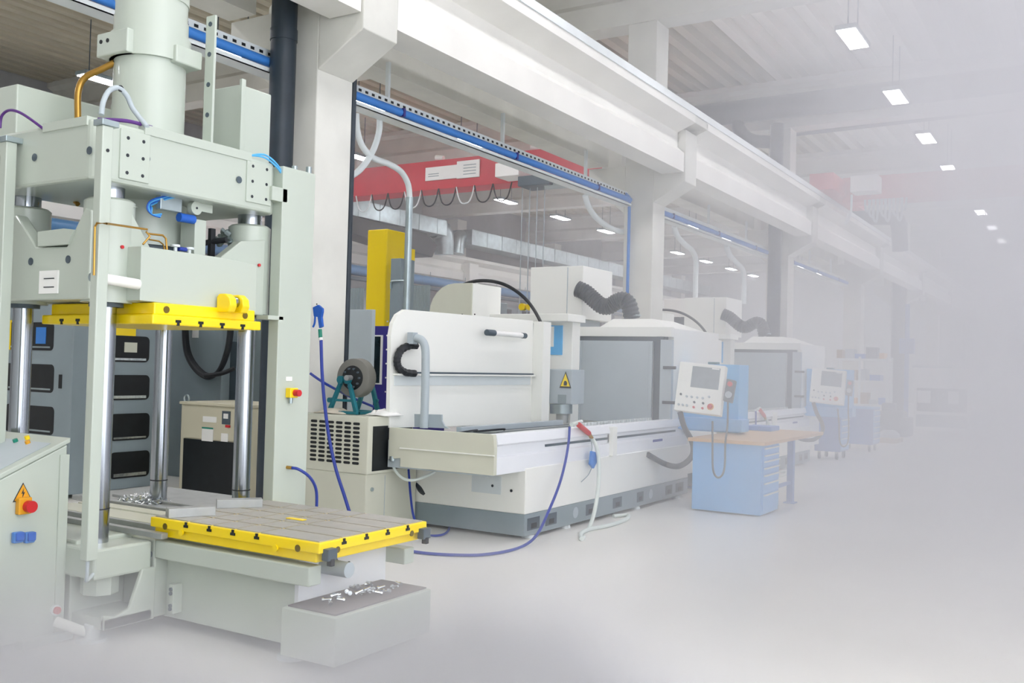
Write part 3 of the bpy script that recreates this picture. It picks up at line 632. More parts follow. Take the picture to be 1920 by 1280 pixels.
# wash gun, air gun and their hoses hang on the tray side
m = MB(); m.cyl(at(1072, 796, x=-4.8), at(1090, 790, x=-4.84), .022, 10); m.build('gun_barrel', whitehose, mill, smooth=True)
cyl('wash_gun', redbtn, mill, at(1085, 796, x=-4.79), at(1104, 812, x=-4.79), .03, 10); cyl('gun_nut', brass, mill, at(1104, 812, x=-4.79), at(1110, 822, x=-4.79), .022, 10)
ag = MB(); ag.prism([at(1106, 845, x=-4.77), at(1113, 847, x=-4.77), at(1115, 866, x=-4.77), at(1109, 878, x=-4.77), at(1103, 870, x=-4.77)], (.03, 0, 0)); ago = ag.build('air_gun', trayblue, mill, .004)
tube('gun_nozzle', galv, ago, [at(1109, 878, x=-4.76), at(1103, 890, x=-4.76), at(1090, 903, x=-4.76)], .005)
tube('coil_lead', galv, ago, [at(1108, 822, x=-4.76), at(1110, 835, x=-4.76), at(1109, 848, x=-4.76)], .008)
tube('white_hose', whitehose, mill, [at(1111, 822, x=-4.77), at(1119, 840, x=-4.73), at(1123, 870, x=-4.7), at(1121, 920, x=-4.66), at(1113, 965, x=-4.62), at(1100, 1000, x=-4.6), at(1091, 1010, z=.02), at(1090, 1000, z=.02), at(1105, 992, z=.02), at(1140, 985, z=.02), at(1170, 975, z=.02), at(1178, 966, z=.02), at(1150, 967, z=.02)], .022, 10)
tube('blue_hose', hoseblue, mill, [at(1068, 800, x=-4.8), at(1066, 830, x=-4.78), at(1059, 870, x=-4.75), at(1048, 910, x=-4.7), at(1030, 955, x=-4.66), at(1008, 1000, x=-4.6), at(985, 1021, z=.015), at(950, 1033, z=.015), at(900, 1040, z=.015), at(850, 1040, z=.015), at(800, 1037, z=.015), at(750, 1030, z=.015)], .014, 8)
m = MB(); m.box(-4.84, -4.78, 10.05, 10.15, .7, 1.03); m.build('hose_bracket', cream, mill, .003)
box('rear_block', cream, mill, -6.8, -5.15, 12.5, 13.8, .2, .95, .01)
vb = box('rear_plinth', dgrey, mill, -6.8, -5.2, 12.55, 13.8, .02, .2)
tube('drain_hose', whitehose, mill, [at(736, 862, y=7.66), at(740, 880, y=7.66), at(755, 896, y=7.66), at(775, 900, y=7.7), at(800, 892, y=7.8), at(815, 884, y=7.9)], .014, 8)
cyl('drain_elbow', galv, mill, at(736, 855, y=7.62), at(736, 864, y=7.62), .03, 10)
tube('corrugated_conduit', hose_grey, mill, [(-6.15, 8.3, .75), (-6.2, 8.25, .55), (-6.1, 8.2, .38), (-5.95, 8.25, .3)], .045, 10)
copy_tree(mill, (0.02, 6.3, 0), 'second cream milling machine, partly hidden behind the blue-topped workbench')

# ================================================================ CHILLER PAIR AND REEL STAND
ch = thing('vented_chiller_unit', 'cream vented cooling unit carrying the teal reel stand, left of the milling machine', 'cooling unit', (-6.55, 7.6, 0))
CX0, CX1, CY0, CY1 = -6.98, -6.14, 7.33, 8.05
box('lower_cabinet', cream2, ch, CX0, CX1, CY0+.01, CY1+.1, 0, .6, .006)
body = box('cooler_body', cream2, ch, CX0-.02, CX1+.02, CY0, CY1, .6, 1.165, .012)
zt, zb = 1.165, .6
rows, colsn = 10, 6
for i in range(rows):
    for j in range(colsn):
        u = CX1-.13-.112*j; z = 1.09-.043*i
        pts = roundrect((u, CY0-.003, z), EX, EZ, .085, .026, .0125, 3)
        poly('vent_slot', void, body, pts, (0, .004, 0))
box('side_opening', void, body, CX1+.018, CX1+.024, CY0+.07, CY1-.02, .63, 1.07)
box('lower_seam', lgrey, ch, CX1-.004, CX1+.004, CY0+.3, CY0+.305, .05, .57)
cyl('hatch_lock', galv, ch, (CX1, CY0+.1, .45), (CX1+.015, CY0+.1, .45), .02, 10)
# cloths under the stand
def rag(name, px0, px1, py, y, m_, lab, h=.05):
    a = at(px0, py, y=y); b = at(px1, py, y=y); mb_ = MB(); n = 10
    V = [[mb_.b.verts.new((a.x+(b.x-a.x)*i/n, y+.3*j/6, 1.168+h*max(0, math.sin(math.pi*i/n))*(.35+.65*random.random())*(1 if 0 < j < 6 else .1))) for i in range(n+1)] for j in range(7)]
    for j in range(6):
        for i in range(n): mb_.b.faces.new((V[j][i], V[j][i+1], V[j+1][i+1], V[j+1][i]))
    o = mb_.build(name, m_, None, smooth=True); sd = o.modifiers.new('t', 'SOLIDIFY'); sd.thickness = .006; sd.offset = 1
    tag(o, lab, 'cloth'); return o
rag('rag', 588, 640, 776, 7.4, clothm, 'crumpled cream cloth on the vented cooling unit, left of the teal stand')
rag('rag', 684, 722, 772, 7.5, label_w, 'white crumpled cloth on the vented cooling unit, right of the teal stand', .07)
# reel stand
YS, YB = 7.5, 7.85
st = thing('reel_stand', 'teal cast iron stand on the vented cooling unit', 'stand', (at(660, 775, y=7.6).x, 7.6, 1.17))
zb_ = 1.172
fl_, fr_, tl_, tr2 = at(618, 770, y=YS).x, at(665, 770, y=YS).x, at(641, 715, y=YS).x, at(654, 715, y=YS).x
zt_ = at(650, 712, y=YS).z
m = MB(); m.box(fl_-.03, fr_+.05, YS-.03, YS+.03, zb_-.003, zb_+.025); m.build('foot_rail', teal, st, .004)
o_ = at(708, 770, y=YB).x
m = MB(); m.box(o_-.3, o_+.04, YB-.03, YB+.03, zb_-.003, zb_+.025); m.build('foot_rail', teal, st, .004)
m = MB(); m.box(fr_, fr_+.05, YS, YB, zb_-.003, zb_+.025); m.build('foot_rail', teal, st, .004)
def leg(x0, x1, y, w_=.022):
    m = MB(); m.prism([(x0-w_, y-.02, zb_+.02), (x0+w_*1.1, y-.02, zb_+.02), (x1+w_*.8, y-.02, zt_), (x1-w_*.8, y-.02, zt_)], (0, .04, 0)); m.build('leg', teal, st, .004)
leg(fl_, tl_, YS); leg(fr_+.02, tr2, YS); leg(o_, o_-.1, YB); leg(o_-.28, o_-.16, YB)
m = MB(); m.box(fl_+.03, fr_, YS-.012, YS+.012, zb_+.12, zb_+.145); m.box(fr_+.02, o_-.02, YB-.02, YB+.004, zb_+.12, zb_+.145); m.build('cross_bar', teal, st, .003)
for x in (tl_, tr2): cyl('bearing', teal, st, (x, YS-.035, zt_), (x, YS+.035, zt_), .04, 16)
cyl('knuckle', teal, st, (fl_+.012, YS-.03, zb_+.13), (fl_+.012, YS+.03, zb_+.13), .026, 12)
rcn = (at(668, 703, y=7.6).x, 0, at(665, 708, y=7.6).z)
d = Vector((-.12, 1, 0)).normalized()
rl = thing('cable_reel', 'dark grey wheel with a black bolted hub resting on the teal stand', 'wheel', (rcn[0], 7.6, rcn[2]))
c = Vector((rcn[0], 7.62, rcn[2]))
m = MB(); m.lathe(c-d*.09, d, [(0, .17), (.01, .195), (.13, .2), (.14, .18)], 40); m.build('rim', mat('wheel_grey', '77766f', .6, noise=.08), rl, smooth=True)
m = MB(); m.lathe(c-d*.12, d, [(0, .06), (.02, .1), (.03, .125), (.04, .125)], 32); hb_ = m.build('hub', void, rl, smooth=True)
for k in range(10):
    a = 2*math.pi*k/10; e = d.cross(EZ).normalized(); pp = c-d*.125+e*.095*math.cos(a)+EZ*.095*math.sin(a)
    cyl('hub_bolt', dgrey, hb_, pp, pp+d*.02, .011, 6)
cyl('axle', steel, rl, c-d*.2, c+d*.2, .028, 14)
# second machines behind the pillar
gs = thing('grey_sheet_cabinet', 'tall plain grey blue cabinet between the concrete pillar and the indigo machine', 'cabinet', (-8.3, 9.8, 0))
a, b = at(640, 650, y=9.6).x, at(697, 650, y=9.6).x
box('cabinet_body', lgrey, gs, a, b, 9.6, 9.66, 0, at(680, 580, y=9.6).z, .008); box('cabinet_seam', dgrey, gs, a+.05, a+.055, 9.595, 9.6, .3, 1.9)
im_ = thing('indigo_machine', 'indigo framed machine with a tall window, left of the milling machine', 'machine', (-8.3, 11, 0))
a, b = at(660, 650, y=10.8).x, at(745, 650, y=10.8).x; zt = at(715, 611, y=10.8).z
bd = box('machine_body', indigo, im_, a, b, 10.8, 12, 0, zt, .008)
w0, w1, z0_, z1_ = at(690, 650, y=10.8).x, at(718, 650, y=10.8).x, at(700, 720, y=10.8).z, at(700, 628, y=10.8).z
wf = box('window_frame', label_w, bd, w0-.1, w1, 10.78, 10.8, z0_, z1_); box('window_glass', glass_d, wf, w0-.09, w1-.03, 10.772, 10.782, z0_+.02, z1_-.02)
for k in range(6): cyl('rivet', label_w, bd, (w1+.07, 10.795, z0_-.1+.2*k), (w1+.07, 10.8, z0_-.1+.2*k), .012, 8)
# ---------------------------------------------------------------- yellow column and grey switch box in the left hall
yc = thing('yellow_column_machine', 'tall bright yellow column standing in the left hall', 'machine', (at(722, 500, y=13.5).x, 13.5, 0))
yq = at(683, 500, y=13.5).x; yr = at(724, 500, y=13.5).x; yt = at(705, 430, y=13.5).z
y2 = at(770, 450, x=yr).y
m = MB(); m.prism([(yq, 13.62, 0), (yq+.06, 13.5, 0), (yr, 13.5, 0), (yr, y2-.0, 0), (yq, y2, 0)], (0, 0, yt)); m.build('column', yellow, yc, .02)
box('top_tab', yellow, yc, yr-.2, yr+.02, y2, y2+.12, yt-.5, yt-.28, .006)
gb = thing('grey_switch_cabinet', 'narrow grey cabinet with a lever handle beside the yellow column', 'cabinet', (at(740, 500, y=13.2).x+.6, 13.3, 0))
a, b = at(731, 550, y=13.2).x, at(750, 550, y=13.2).x; yb = at(776, 550, x=b).y
box('cabinet_body', greyp, gb, a, b, 13.2, yb, 0, at(745, 484, y=13.2).z, .01)
q = at(733, 530, y=13.18); tube('lever_handle', galv, gb, [q-EZ*.1, q, q+EX*.05+EZ*.03, q+EX*.35+EZ*.03], .015)

# ================================================================ GREY MACHINE WITH WINDOWS, CHILLER AND CABLES BEHIND THE PRESS
gm = thing('windowed_grey_machine', 'large grey blue machine with rows of dark windows behind the press columns', 'machine', (-11, 8, 0))
GX, GY = -10.35, 7.0
gtop = at(120, 380, y=GY).z
gb_ = box('machine_body', greyp, gm, -13.2, GX, GY, 8.33, 0.05, 2.6, .012)
box('corner_trim', greyp, gm, GX-.03, GX+.01, GY-.01, GY+.25, .05, 2.6, .006)
box('machine_top', greyp, gm, -13.0, GX-.1, GY+.1, 8.2, 2.6, 2.75)
for (y0_, y1_) in ((604, 657), (683, 736), (762, 815), (842, 893)):
    a, b = at(10, (y0_+y1_)/2, y=GY), at(101, (y0_+y1_)/2, y=GY); zt = at(90, y0_, y=GY).z; zb = at(90, y1_, y=GY).z
    pts = roundrect(((a.x+b.x)/2, GY-.004, (zt+zb)/2), EX, EZ, b.x-a.x, zt-zb, .06)
    wn = poly('window_opening', void, gb_, pts, (0, .006, 0)); box('inner_shelf', galv, wn, a.x+.08, b.x-.06, GY-.008, GY-.004, zb+.03, zb+.05)
    if y0_ < 610: box('blue_part', trayblue, wn, b.x-.35, b.x-.15, GY-.009, GY-.004, zb+.08, zt-.06)
for (y0_, y1_) in ((631, 679), (703, 749), (774, 823), (844, 892)):
    ym = (y0_+y1_)/2; a, b = at(205, ym, x=GX), at(279, ym, x=GX); zt = at(270, y0_, x=GX).z; zb = at(270, y1_, x=GX).z
    pts = roundrect((GX+.012, (a.y+b.y)/2, (zt+zb)/2), EY, EZ, b.y-a.y, zt-zb, .06)
    wn = poly('window_opening', void, gb_, pts, (-.006, 0, 0)); box('swarf_ledge', scrapm, wn, GX+.012, GX+.02, a.y+.05, b.y-.05, zb+.02, zb+.035+.03*random.random())
    if y0_ < 640: box('white_part', cream2, wn, GX+.012, GX+.022, a.y+.2, a.y+.38, zb+.12, zt-.08)
q = at(235, 620, x=GX+.015); box('yellow_plate', yellow, gm, GX, GX+.02, q.y-.15, q.y+.15, q.z-.06, q.z+.08)
box('handle_slot', void, gm, at(114, 700, y=GY).x-.03, at(114, 700, y=GY).x+.03, GY-.006, GY+.0, at(114, 728, y=GY).z, at(114, 702, y=GY).z)
box('side_yellow_plate', yellow, gm, -11.75, -11.62, GY-.012, GY, at(5, 655, y=GY).z, at(5, 600, y=GY).z)
gw = thing('grey_wall_cabinet', 'plain grey cabinet wall behind the cream chiller and black cable loop', 'cabinet', (-10, 9.4, 0))
a, b = at(300, 700, y=9.3).x, at(415, 700, y=9.3).x; zt = 2.7
box('cabinet_panel', greyp, gw, a, b, 9.3, 9.9, 0, zt, .008)
box('cabinet_panel', MATS['grey_blue_paint'], gw, b+.02, at(500, 700, y=9.6).x, 9.6, 9.9, 0, zt, .008)
box('dark_panel', dgrey, gw, at(412, 700, y=9.4).x, at(440, 700, y=9.4).x, 9.45, 9.6, at(420, 750, y=9.4).z, at(420, 640, y=9.4).z)
q = at(366, 625, y=9.29); box('paper_label', label_w, gw, q.x-.06, q.x+.06, 9.288, 9.3, q.z-.06, q.z+.05)
for k in range(4):
    o_ = k*1.5
    tb_ = tube('hanging_cable', black, gw, [at(a_+o_, b_-o_, y=9.15+.03*k) for a_, b_ in ((348, 560), (345, 620), (350, 665), (368, 695), (390, 708), (410, 695), (424, 660), (430, 620), (432, 560))], .03, 8)
tube('hanging_cable', black, gw, [at(385, 704, y=9.1), at(415, 700, y=9.1), at(440, 690, y=9.2)], .03, 8)
cc = thing('cream_chiller', 'cream box chiller with a black grille panel and lifting eye, seen between the press columns', 'cooling unit', (-9.4, 8.4, 0))
a, b = at(339, 800, y=8.2).x, at(462, 800, y=8.2).x; zt = at(339, 757, y=8.2).z
bd = box('chiller_body', mat('chiller_paint', 'cfcab2', .5, noise=.02), cc, a, b, 8.2, 9.05, .03, zt, .01)
chp = MATS['chiller_paint']
box('chiller_lid', chp, cc, a-.02, b+.02, 8.18, 9.07, zt, zt+.035, .006)
box('front_frame', chp, bd, a+.06, b-.03, 8.185, 8.2, at(400, 824, y=8.2).z, at(400, 764, y=8.2).z, .003)
gr = box('black_grille', void, bd, at(344, 860, y=8.19).x, at(441, 860, y=8.19).x, 8.18, 8.2, .06, at(400, 826, y=8.2).z)
q = at(424, 783, y=8.18); dp_ = box('display', dgrey, bd, q.x-.07, q.x+.07, 8.175, 8.186, q.z-.08, q.z+.08, .003); box('display_digits', label_w, dp_, q.x-.04, q.x+.04, 8.172, 8.176, q.z-.01, q.z+.05)
q = at(427, 799, y=8.18); box('red_switch', redbtn, bd, q.x-.04, q.x+.04, 8.175, 8.186, q.z-.015, q.z+.015)
q = at(393, 786, y=8.18); box('type_label', label_w, bd, q.x-.12, q.x+.12, 8.178, 8.186, q.z-.035, q.z+.035)
q = at(389, 813, y=8.18); n1 = box('type_label', label_w, bd, q.x-.1, q.x+.1, 8.178, 8.186, q.z-.09, q.z+.08); box('label_header', green, n1, q.x-.1, q.x+.1, 8.176, 8.179, q.z+.06, q.z+.08)
q = at(421, 820, y=8.18); box('type_label', label_w, bd, q.x-.06, q.x+.06, 8.178, 8.186, q.z-.05, q.z+.05)
m = MB(); e = at(350, 747, y=8.3); P = [e+Vector((.045*math.cos(t*math.pi/6), 0, .045*math.sin(t*math.pi/6))) for t in range(13)]; m.tube(P, .012, 6, False); m.build('lifting_eye', galv, cc, smooth=True)
q = at(494, 868, x=b+.01); box('blue_socket', trayblue, cc, b, b+.05, q.y-.08, q.y+.06, q.z-.09, q.z+.07, .01)
# heap of swarf on the bed corner
sq = at(270, 934, z=.62)
m = MB()
for k in range(420):
    a = random.uniform(0, 6.28); r_ = .21*math.sqrt(random.random()); hgt = .07*(1-r_/.24)
    c = Vector((sq.x+r_*math.cos(a)*1.2, sq.y+r_*math.sin(a)*.7, .6+random.random()*hgt))
    d1 = Vector((random.uniform(-1, 1), random.uniform(-1, 1), random.uniform(-.5, 1))).normalized()*.013; d2 = d1.cross(EZ+EX*.3).normalized()*.006
    v = [m.b.verts.new(c+p) for p in (d1+d2, d1-d2, -d1-d2, -d1+d2)]; m.b.faces.new(v)
o = m.build('metal_swarf', scrapm, None, kind='stuff'); tag(o, 'heap of curly metal swarf by the rear left press column', 'swarf')

# air gun on the pillar with hanging blue hose
ag = thing('hanging_air_gun', 'blue air gun with its blue hose hanging on the nearest concrete pillar', 'air gun', at(600, 600, y=7.28))
YG = 7.28
m = MB(); m.prism([at(a_, b_, y=YG) for a_, b_ in ((586, 576), (596, 571), (604, 578), (604, 584), (602, 594), (604, 612), (598, 615), (595, 594), (588, 593))], (0, .03, 0)); m.build('gun_body', bluem, ag, .004)
tube('trigger', bluem, ag, [at(591, 592, y=YG), at(590, 605, y=YG), at(587, 613, y=YG)], .01)
cyl('hose_coupling', green, ag, at(600, 617, y=YG), at(601, 633, y=YG), .02, 12); cyl('coupling_ring', label_w, ag, at(601, 633, y=YG), at(602, 638, y=YG), .021, 12)
tube('air_hose', hoseblue, ag, [at(602, 638, y=YG), at(604, 700, y=7.2), at(609, 760, y=7.15), at(617, 820, y=7.1), at(630, 880, y=7.1), at(646, 930, y=7.1), at(660, 975, y=7.1), at(672, 1005, y=7.05)], .017, 10)
cyl('hook', black, ag, at(594, 570, y=YG), at(594, 570, y=7.4), .008, 6)
tube('wall_cable', hoseblue, None, [at(582, 700, y=7.22), at(612, 720, y=7.3), at(660, 745, x=-6.9), at(700, 762, x=-6.8), at(735, 778, x=-6.7)], .014, 8); tag(bpy.data.objects['wall_cable'], 'dark blue cable running down past the teal stand', 'cable')
tube('floor_cable', hoseblue, None, [at(766, 880, y=7.9), at(770, 930, y=7.8), at(776, 970, y=7.6), at(790, 1000, z=.02), at(830, 1002, z=.02), at(842, 985, z=.02), at(820, 965, z=.02), at(780, 962, z=.02), at(755, 975, z=.02)], .012, 8); tag(bpy.data.objects['floor_cable'], 'blue cable coiled on the floor below the milling machine tray', 'cable')

# ================================================================ WORKBENCH, TOOL CARTS
wb = thing('workbench', 'blue drawer workbench with a beech top in front of the milling machine panel', 'workbench', (-3.85, 12, 0))
WX0, WX1 = -4.3, -3.43
box('drawer_cabinet', bluecab, wb, WX0+.02, WX1-.0, 11.24, 11.95, 0.02, .84, .006)
zs = [.82, .735, .665, .585, .50, .405, .27, .06]
for k in range(7):
    d_ = box('drawer', bluecab, wb, WX1-.002, WX1+.014, 11.28, 11.92, zs[k+1]+.006, zs[k]-.004, .003)
    box('drawer_handle', rail_m, d_, WX1+.014, WX1+.034, 11.3, 11.9, zs[k]-.028, zs[k]-.012, .003)
tp = box('bench_top', wood, wb, WX0-.03, WX1+.05, 11.2, 13.95, .842, .885, .003)
box('bench_leg', bluecab2, wb, WX1-.12, WX1-.04, 12.75, 12.83, 0.01, .842, .003); box('foot_plate', bluecab2, wb, WX1-.15, WX1-.01, 12.7, 12.88, 0, .012)
box('bench_leg', bluecab2, wb, WX0+.04, WX0+.12, 13.7, 13.78, 0.01, .842, .003); box('bench_stretcher', bluecab2, wb, WX1-.1, WX1-.06, 11.95, 12.76, .25, .29, .003)
bc = MB(); q = at(1432, 806, z=.886); bc.box(q.x-.2, q.x+.18, q.y-.25, q.y+.15, .886, .95); o = bc.build('tool_tray', trayblue, None, .006); tag(o, 'small blue steel tray lying on the beech bench top', 'tray')
def cart(x0, y0, lab, w_=.72, d_=.75, h=.95):
    t = thing('tool_cart', lab, 'tool cart', (x0, y0, 0), 'blue tool carts on castors')
    box('cart_body', bluecab2, t, x0-w_, x0, y0, y0+d_, .16, h, .008); box('cart_top', bluecab, t, x0-w_-.01, x0+.01, y0-.01, y0+d_+.01, h, h+.04, .005)
    for k in range(6):
        z = .19+.125*k; dd = box('drawer', bluecab, t, x0, x0+.014, y0+.03, y0+d_-.03, z, z+.115, .003); box('drawer_handle', rail_m, dd, x0+.014, x0+.03, y0+.05, y0+d_-.05, z+.09, z+.105)
    for xx in (x0-w_+.08, x0-.08):
        for yy in (y0+.08, y0+d_-.08):
            cs = MB(); cs.cyl((xx-.02, yy, .065), (xx+.02, yy, .065), .065, 14); co_ = cs.build('castor', dgrey, t, smooth=True); box('castor_fork', galv, co_, xx-.03, xx+.03, yy-.02, yy+.02, .07, .16)
    return t
q = at(1563, 862, z=0); cart(q.x+.12, q.y, 'first blue drawer cart behind the workbench', .5)
q = at(1592, 856, z=0); cart(q.x+.15, q.y+1.6, 'second blue drawer cart, partly hidden behind the first cart')

# ================================================================ DARK VERTICAL PIPES AND DUCTS
def tagt(o, lab, cat, grp=None): return tag(o, lab, cat, grp)
q = at(528, 200, y=7.2)
m = MB(); m.cyl((q.x, 7.2, 0), (q.x, 7.2, 8.6), .132, 24); o = m.build('drain_pipe', darkpipe, None, smooth=True); tagt(o, 'thick dark blue black pipe rising beside the nearest concrete pillar', 'pipe')
for zz in (3.4, 5.0): cyl('pipe_socket', darkpipe, o, (q.x, 7.2, zz), (q.x, 7.2, zz+.12), .14, 24)
m = MB(); m.cyl((-7.03, 8.0, 0), (-7.03, 8.0, 6.0), .035, 10); o = m.build('corner_conduit', darkpipe, None, smooth=True); tagt(o, 'thin dark conduit running up the far edge of the nearest pillar', 'pipe')
q = at(1452, 500, y=24.6)
m = MB(); m.cyl((q.x, 24.6, 0), (q.x, 24.6, 8.1), .17, 18); o = m.build('drain_pipe', darkpipe, None, smooth=True); tagt(o, 'dark vertical pipe on the third pillar with a horizontal duct on top', 'pipe')
t2 = tube('duct_elbow', darkpipe, o, [at(1386, 205, y=24.3), at(1384, 235, y=24.3), at(1396, 255, y=24.3), at(1415, 264, y=24.4), at(1445, 266, y=24.5)], .17, 14)
m = MB(); m.cyl((-10.5, 24.3, 8.45), (4.0, 24.3, 8.45), .3, 20); m.build('horizontal_duct', darkpipe, o, smooth=True)
q = at(1685, 600, y=42.1); m = MB(); m.cyl((q.x, 42.1, 0), (q.x, 42.1, 8.0), .28, 14); o = m.build('drain_pipe', darkpipe, None, smooth=True); tagt(o, 'hazy dark vertical pipe by the fifth pillar behind the shelving', 'pipe')
m = MB(); m.tube([at(1598, 410, y=33.2), at(1670, 408, y=33.2), at(1684, 420, y=33.2), at(1688, 470, y=33.2)], .25, 12); o = m.build('hazy_duct', darkpipe, None, smooth=True); tagt(o, 'hazy bent duct under the red crane beyond the runway beam', 'duct')
m = MB(); m.cyl(at(1490, 252, y=29), at(1900, 205, y=29), .06, 8); o = m.build('ceiling_pipe', darkpipe, None, smooth=True); tagt(o, 'thin dark pipe below the roof sheets, running across the right hall', 'pipe')
# ---------------------------------------------------------------- blue cable tray and hangers along the pillars
TX, TZZ = -7.6, 4.78
tr = thing('cable_tray', 'perforated steel cable tray with a blue pipe below the grey runway beam', 'cable tray', (TX, 10, TZZ))
segs = [(-3.4, 7.38), (8.0, 16.08), (16.75, 24.8), (25.5, 33.5)]
for a, b in segs:
    m = MB(); m.box(TX-.02, TX+.12, a, b, TZZ+.05, TZZ+.06); m.box(TX-.02, TX-.01, a, b, TZZ+.05, TZZ+.15); m.box(TX+.11, TX+.12, a, b, TZZ+.05, TZZ+.15); m.build('tray_channel', rail_m, tr)
    m = MB(); m.cyl((TX+.17, a, TZZ-.0), (TX+.17, b, TZZ-.0), .05, 10); m.build('blue_pipe', trayblue, tr, smooth=True)
    m = MB(); m.box(TX+.0, TX+.2, a, b, TZZ-.12, TZZ-.11); m.box(TX+.19, TX+.2, a, b, TZZ-.12, TZZ-.07); m.build('lower_rail', rail_m, tr)
    for k in range(int((b-a)/.12)): 
        if a > 7 and a < 9 or a < 0: box('tray_slot', void, tr, TX+.119, TX+.123, a+.12*k, a+.12*k+.05, TZZ+.09, TZZ+.12)
    n = 3 if a > 7 else 4
    for k in range(n):
        y = a + (b-a)*(k+.5)/n; box('tray_hanger', rail_m, tr, TX-.08, TX-.03, y-.02, y+.02, TZZ, 5.44 if a > 7 else 6.5); box('pipe_clip', indigo, tr, TX+.115, TX+.225, y-.02, y+.02, TZZ-.05, TZZ+.05)
q = at(1178, 500, y=16.1)
tube('blue_drop_pipe', trayblue, tr, [(TX+.17, 15.9, TZZ+.0), (q.x-.03, 16.0, TZZ+.1), (q.x, 16.08, TZZ+.05), (q.x, 16.09, TZZ-.3), (q.x, 16.09, 2.0), (q.x, 16.09, .3)], .03, 8, curve=False)
# white conduits dropping from the tray to the machines
def drop(pts, lab, r_=.038, xx=-7.62):
    o = tube('white_conduit', rail_m, None, [at(a_, b_, x=xx) for a_, b_ in pts], r_, 12); tagt(o, lab, 'conduit', 'white conduits below the cable tray'); return o
d1_ = drop([(668, 213), (670, 245), (680, 275), (700, 296), (728, 307), (752, 322), (765, 345), (768, 370)], 'white conduit crossing from the cable tray down behind the splash guard')
m = MB(); a_, b_ = at(768, 370, x=-7.62), at(763, 590, x=-7.62); m.cyl((a_.x, a_.y, a_.z), (a_.x, a_.y, b_.z-1), .046, 14); m.build('steel_tube', galv, d1_, smooth=True)
drop([(712, 222), (710, 250), (698, 285), (675, 318), (645, 338)], 'white conduit curling from the cable tray behind the nearest pillar')
drop([(1097, 366), (1105, 390), (1122, 412), (1150, 430), (1185, 440), (1212, 452), (1228, 468), (1233, 500), (1234, 560), (1232, 600)], 'white conduit sweeping from the tray across the second pillar', .05)
drop([(1264, 424), (1270, 442), (1284, 458), (1298, 470), (1305, 490), (1304, 530), (1303, 590)], 'white conduit dropping to the left of the second milling machine arc cable', .055)
drop([(1362, 460), (1368, 478), (1380, 492), (1392, 505), (1395, 525), (1394, 570)], 'white conduit dropping above the second milling machine extractor', .065)
# ================================================================ BRIDGE CRANES
rc1 = thing('bridge_crane', 'red bridge crane with white sign panels in the left hall', 'crane', (-15, 21, 6.5))
a_ = at(656, 361, y=21); b_ = at(656, 314, y=21); zb, zt = 6.42, at(850, 297, y=21).z
G = box('girder', red, rc1, -23.2, -9.0, 21, 21.6, zb, zt, .01); box('girder_flange', red, G, -23.2, -9.0, 20.95, 21.65, zb-.03, zb, .004)
box('end_carriage', red, rc1, -9.2, -8.25, 19.6, 23.2, 6.56, 6.95, .01); box('end_carriage', red, rc1, -23.9, -23.2, 19.6, 23.2, 6.5, 6.95, .01)
for y in (20, 22.8): cyl('wheel', dgrey, rc1, (-8.4, y, 6.6), (-8.3, y, 6.6), .12, 14)
x0, x1, x2 = at(797, 330, y=20.95).x, at(856, 330, y=20.95).x, at(898, 330, y=20.95).x
z0_, z1_ = at(850, 334, y=20.95).z, at(850, 309, y=20.95).z
s1 = box('sign_panel', label_w, rc1, x0, x1, 20.96, 20.99, z0_, z1_); s2 = box('sign_panel', label_w, rc1, x1, x2, 20.95, 20.99, z0_-.02, z1_+.08)
for k in range(4): box('print_line', greyp, s2, x2-.5, x2-.1, 20.946, 20.952, z1_-.05-.08*k, z1_-.03-.08*k)
for k in range(2): box('print_line', greyp, s1, x0+.1, x0+.45, 20.956, 20.962, z0_+.1+.06*k, z0_+.12+.06*k)
q = at(968, 326, y=20.6); box('hoist_box', label_w, rc1, q.x-.45, q.x+.25, 20.3, 20.95, q.z-.1, q.z+.25, .02)
q = at(1005, 340, y=20.5); box('trolley', dgrey, rc1, q.x-.35, q.x+.55, 20.2, 20.9, q.z-.15, q.z+.1, .02); cyl('hoist_motor', galv, rc1, q+Vector((.3, 0, -.1)), q+Vector((.9, 0, -.1)), .13, 14)
for k in range(4):
    xx = at(978+14*k, 420, y=20.5).x; cyl('chain', lgrey, rc1, (xx, 20.5, zb-.1), (xx, 20.5, 2.8), .013, 6)
q0 = at(668, 355, y=20.8).x; q1 = at(960, 335, y=20.8).x; n = 9
for k in range(n):
    u = q0+(q1-q0)*k/n; v = q0+(q1-q0)*(k+1)/n; zz = zb-.05
    tube('festoon_cable', black if k % 3 else rail_m, rc1, [(u, 20.8, zz), (u+(v-u)*.2, 20.8, zz-.36), ((u+v)/2, 20.8, zz-.46), (u+(v-u)*.8, 20.8, zz-.36), (v, 20.8, zz)], .018, 6)
for px in (822, 1000): q = at(px, 288, y=21.2); cyl('siren', label_w, rc1, (q.x, 21.1, zt+.1), (q.x+.25, 21.1, zt+.06), .07, 10)
rc2 = thing('bridge_crane', 'hazy red bridge crane with a white motor box in the right hall', 'crane', (1, 26.35, 6.3))
zb, zt = 6.25, 6.92
box('girder', red, rc2, -6.0, 9.0, 26.35, 27.0, zb, zt, .01)
box('end_carriage', red, rc2, -6.5, -5.9, 24.9, 28.6, 6.38, 6.8, .01)
a_ = at(1597, 345, y=25.9); b_ = at(1648, 345, y=25.9); box('motor_box', label_w, rc2, a_.x, b_.x, 25.7, 26.3, at(1620, 361, y=25.9).z, at(1620, 330, y=25.9).z, .03)
for k in range(10):
    q = at(1622+7.5*k, 378, y=26.1); tube('festoon_cable', lgrey, rc2, [(q.x, 26.1, zb), (q.x+.02, 26.1, zb-.25-.12*(k % 3)), (q.x+.1, 26.1, zb-.3-.12*(k % 3)), (q.x+.13, 26.1, zb)], .03, 6)
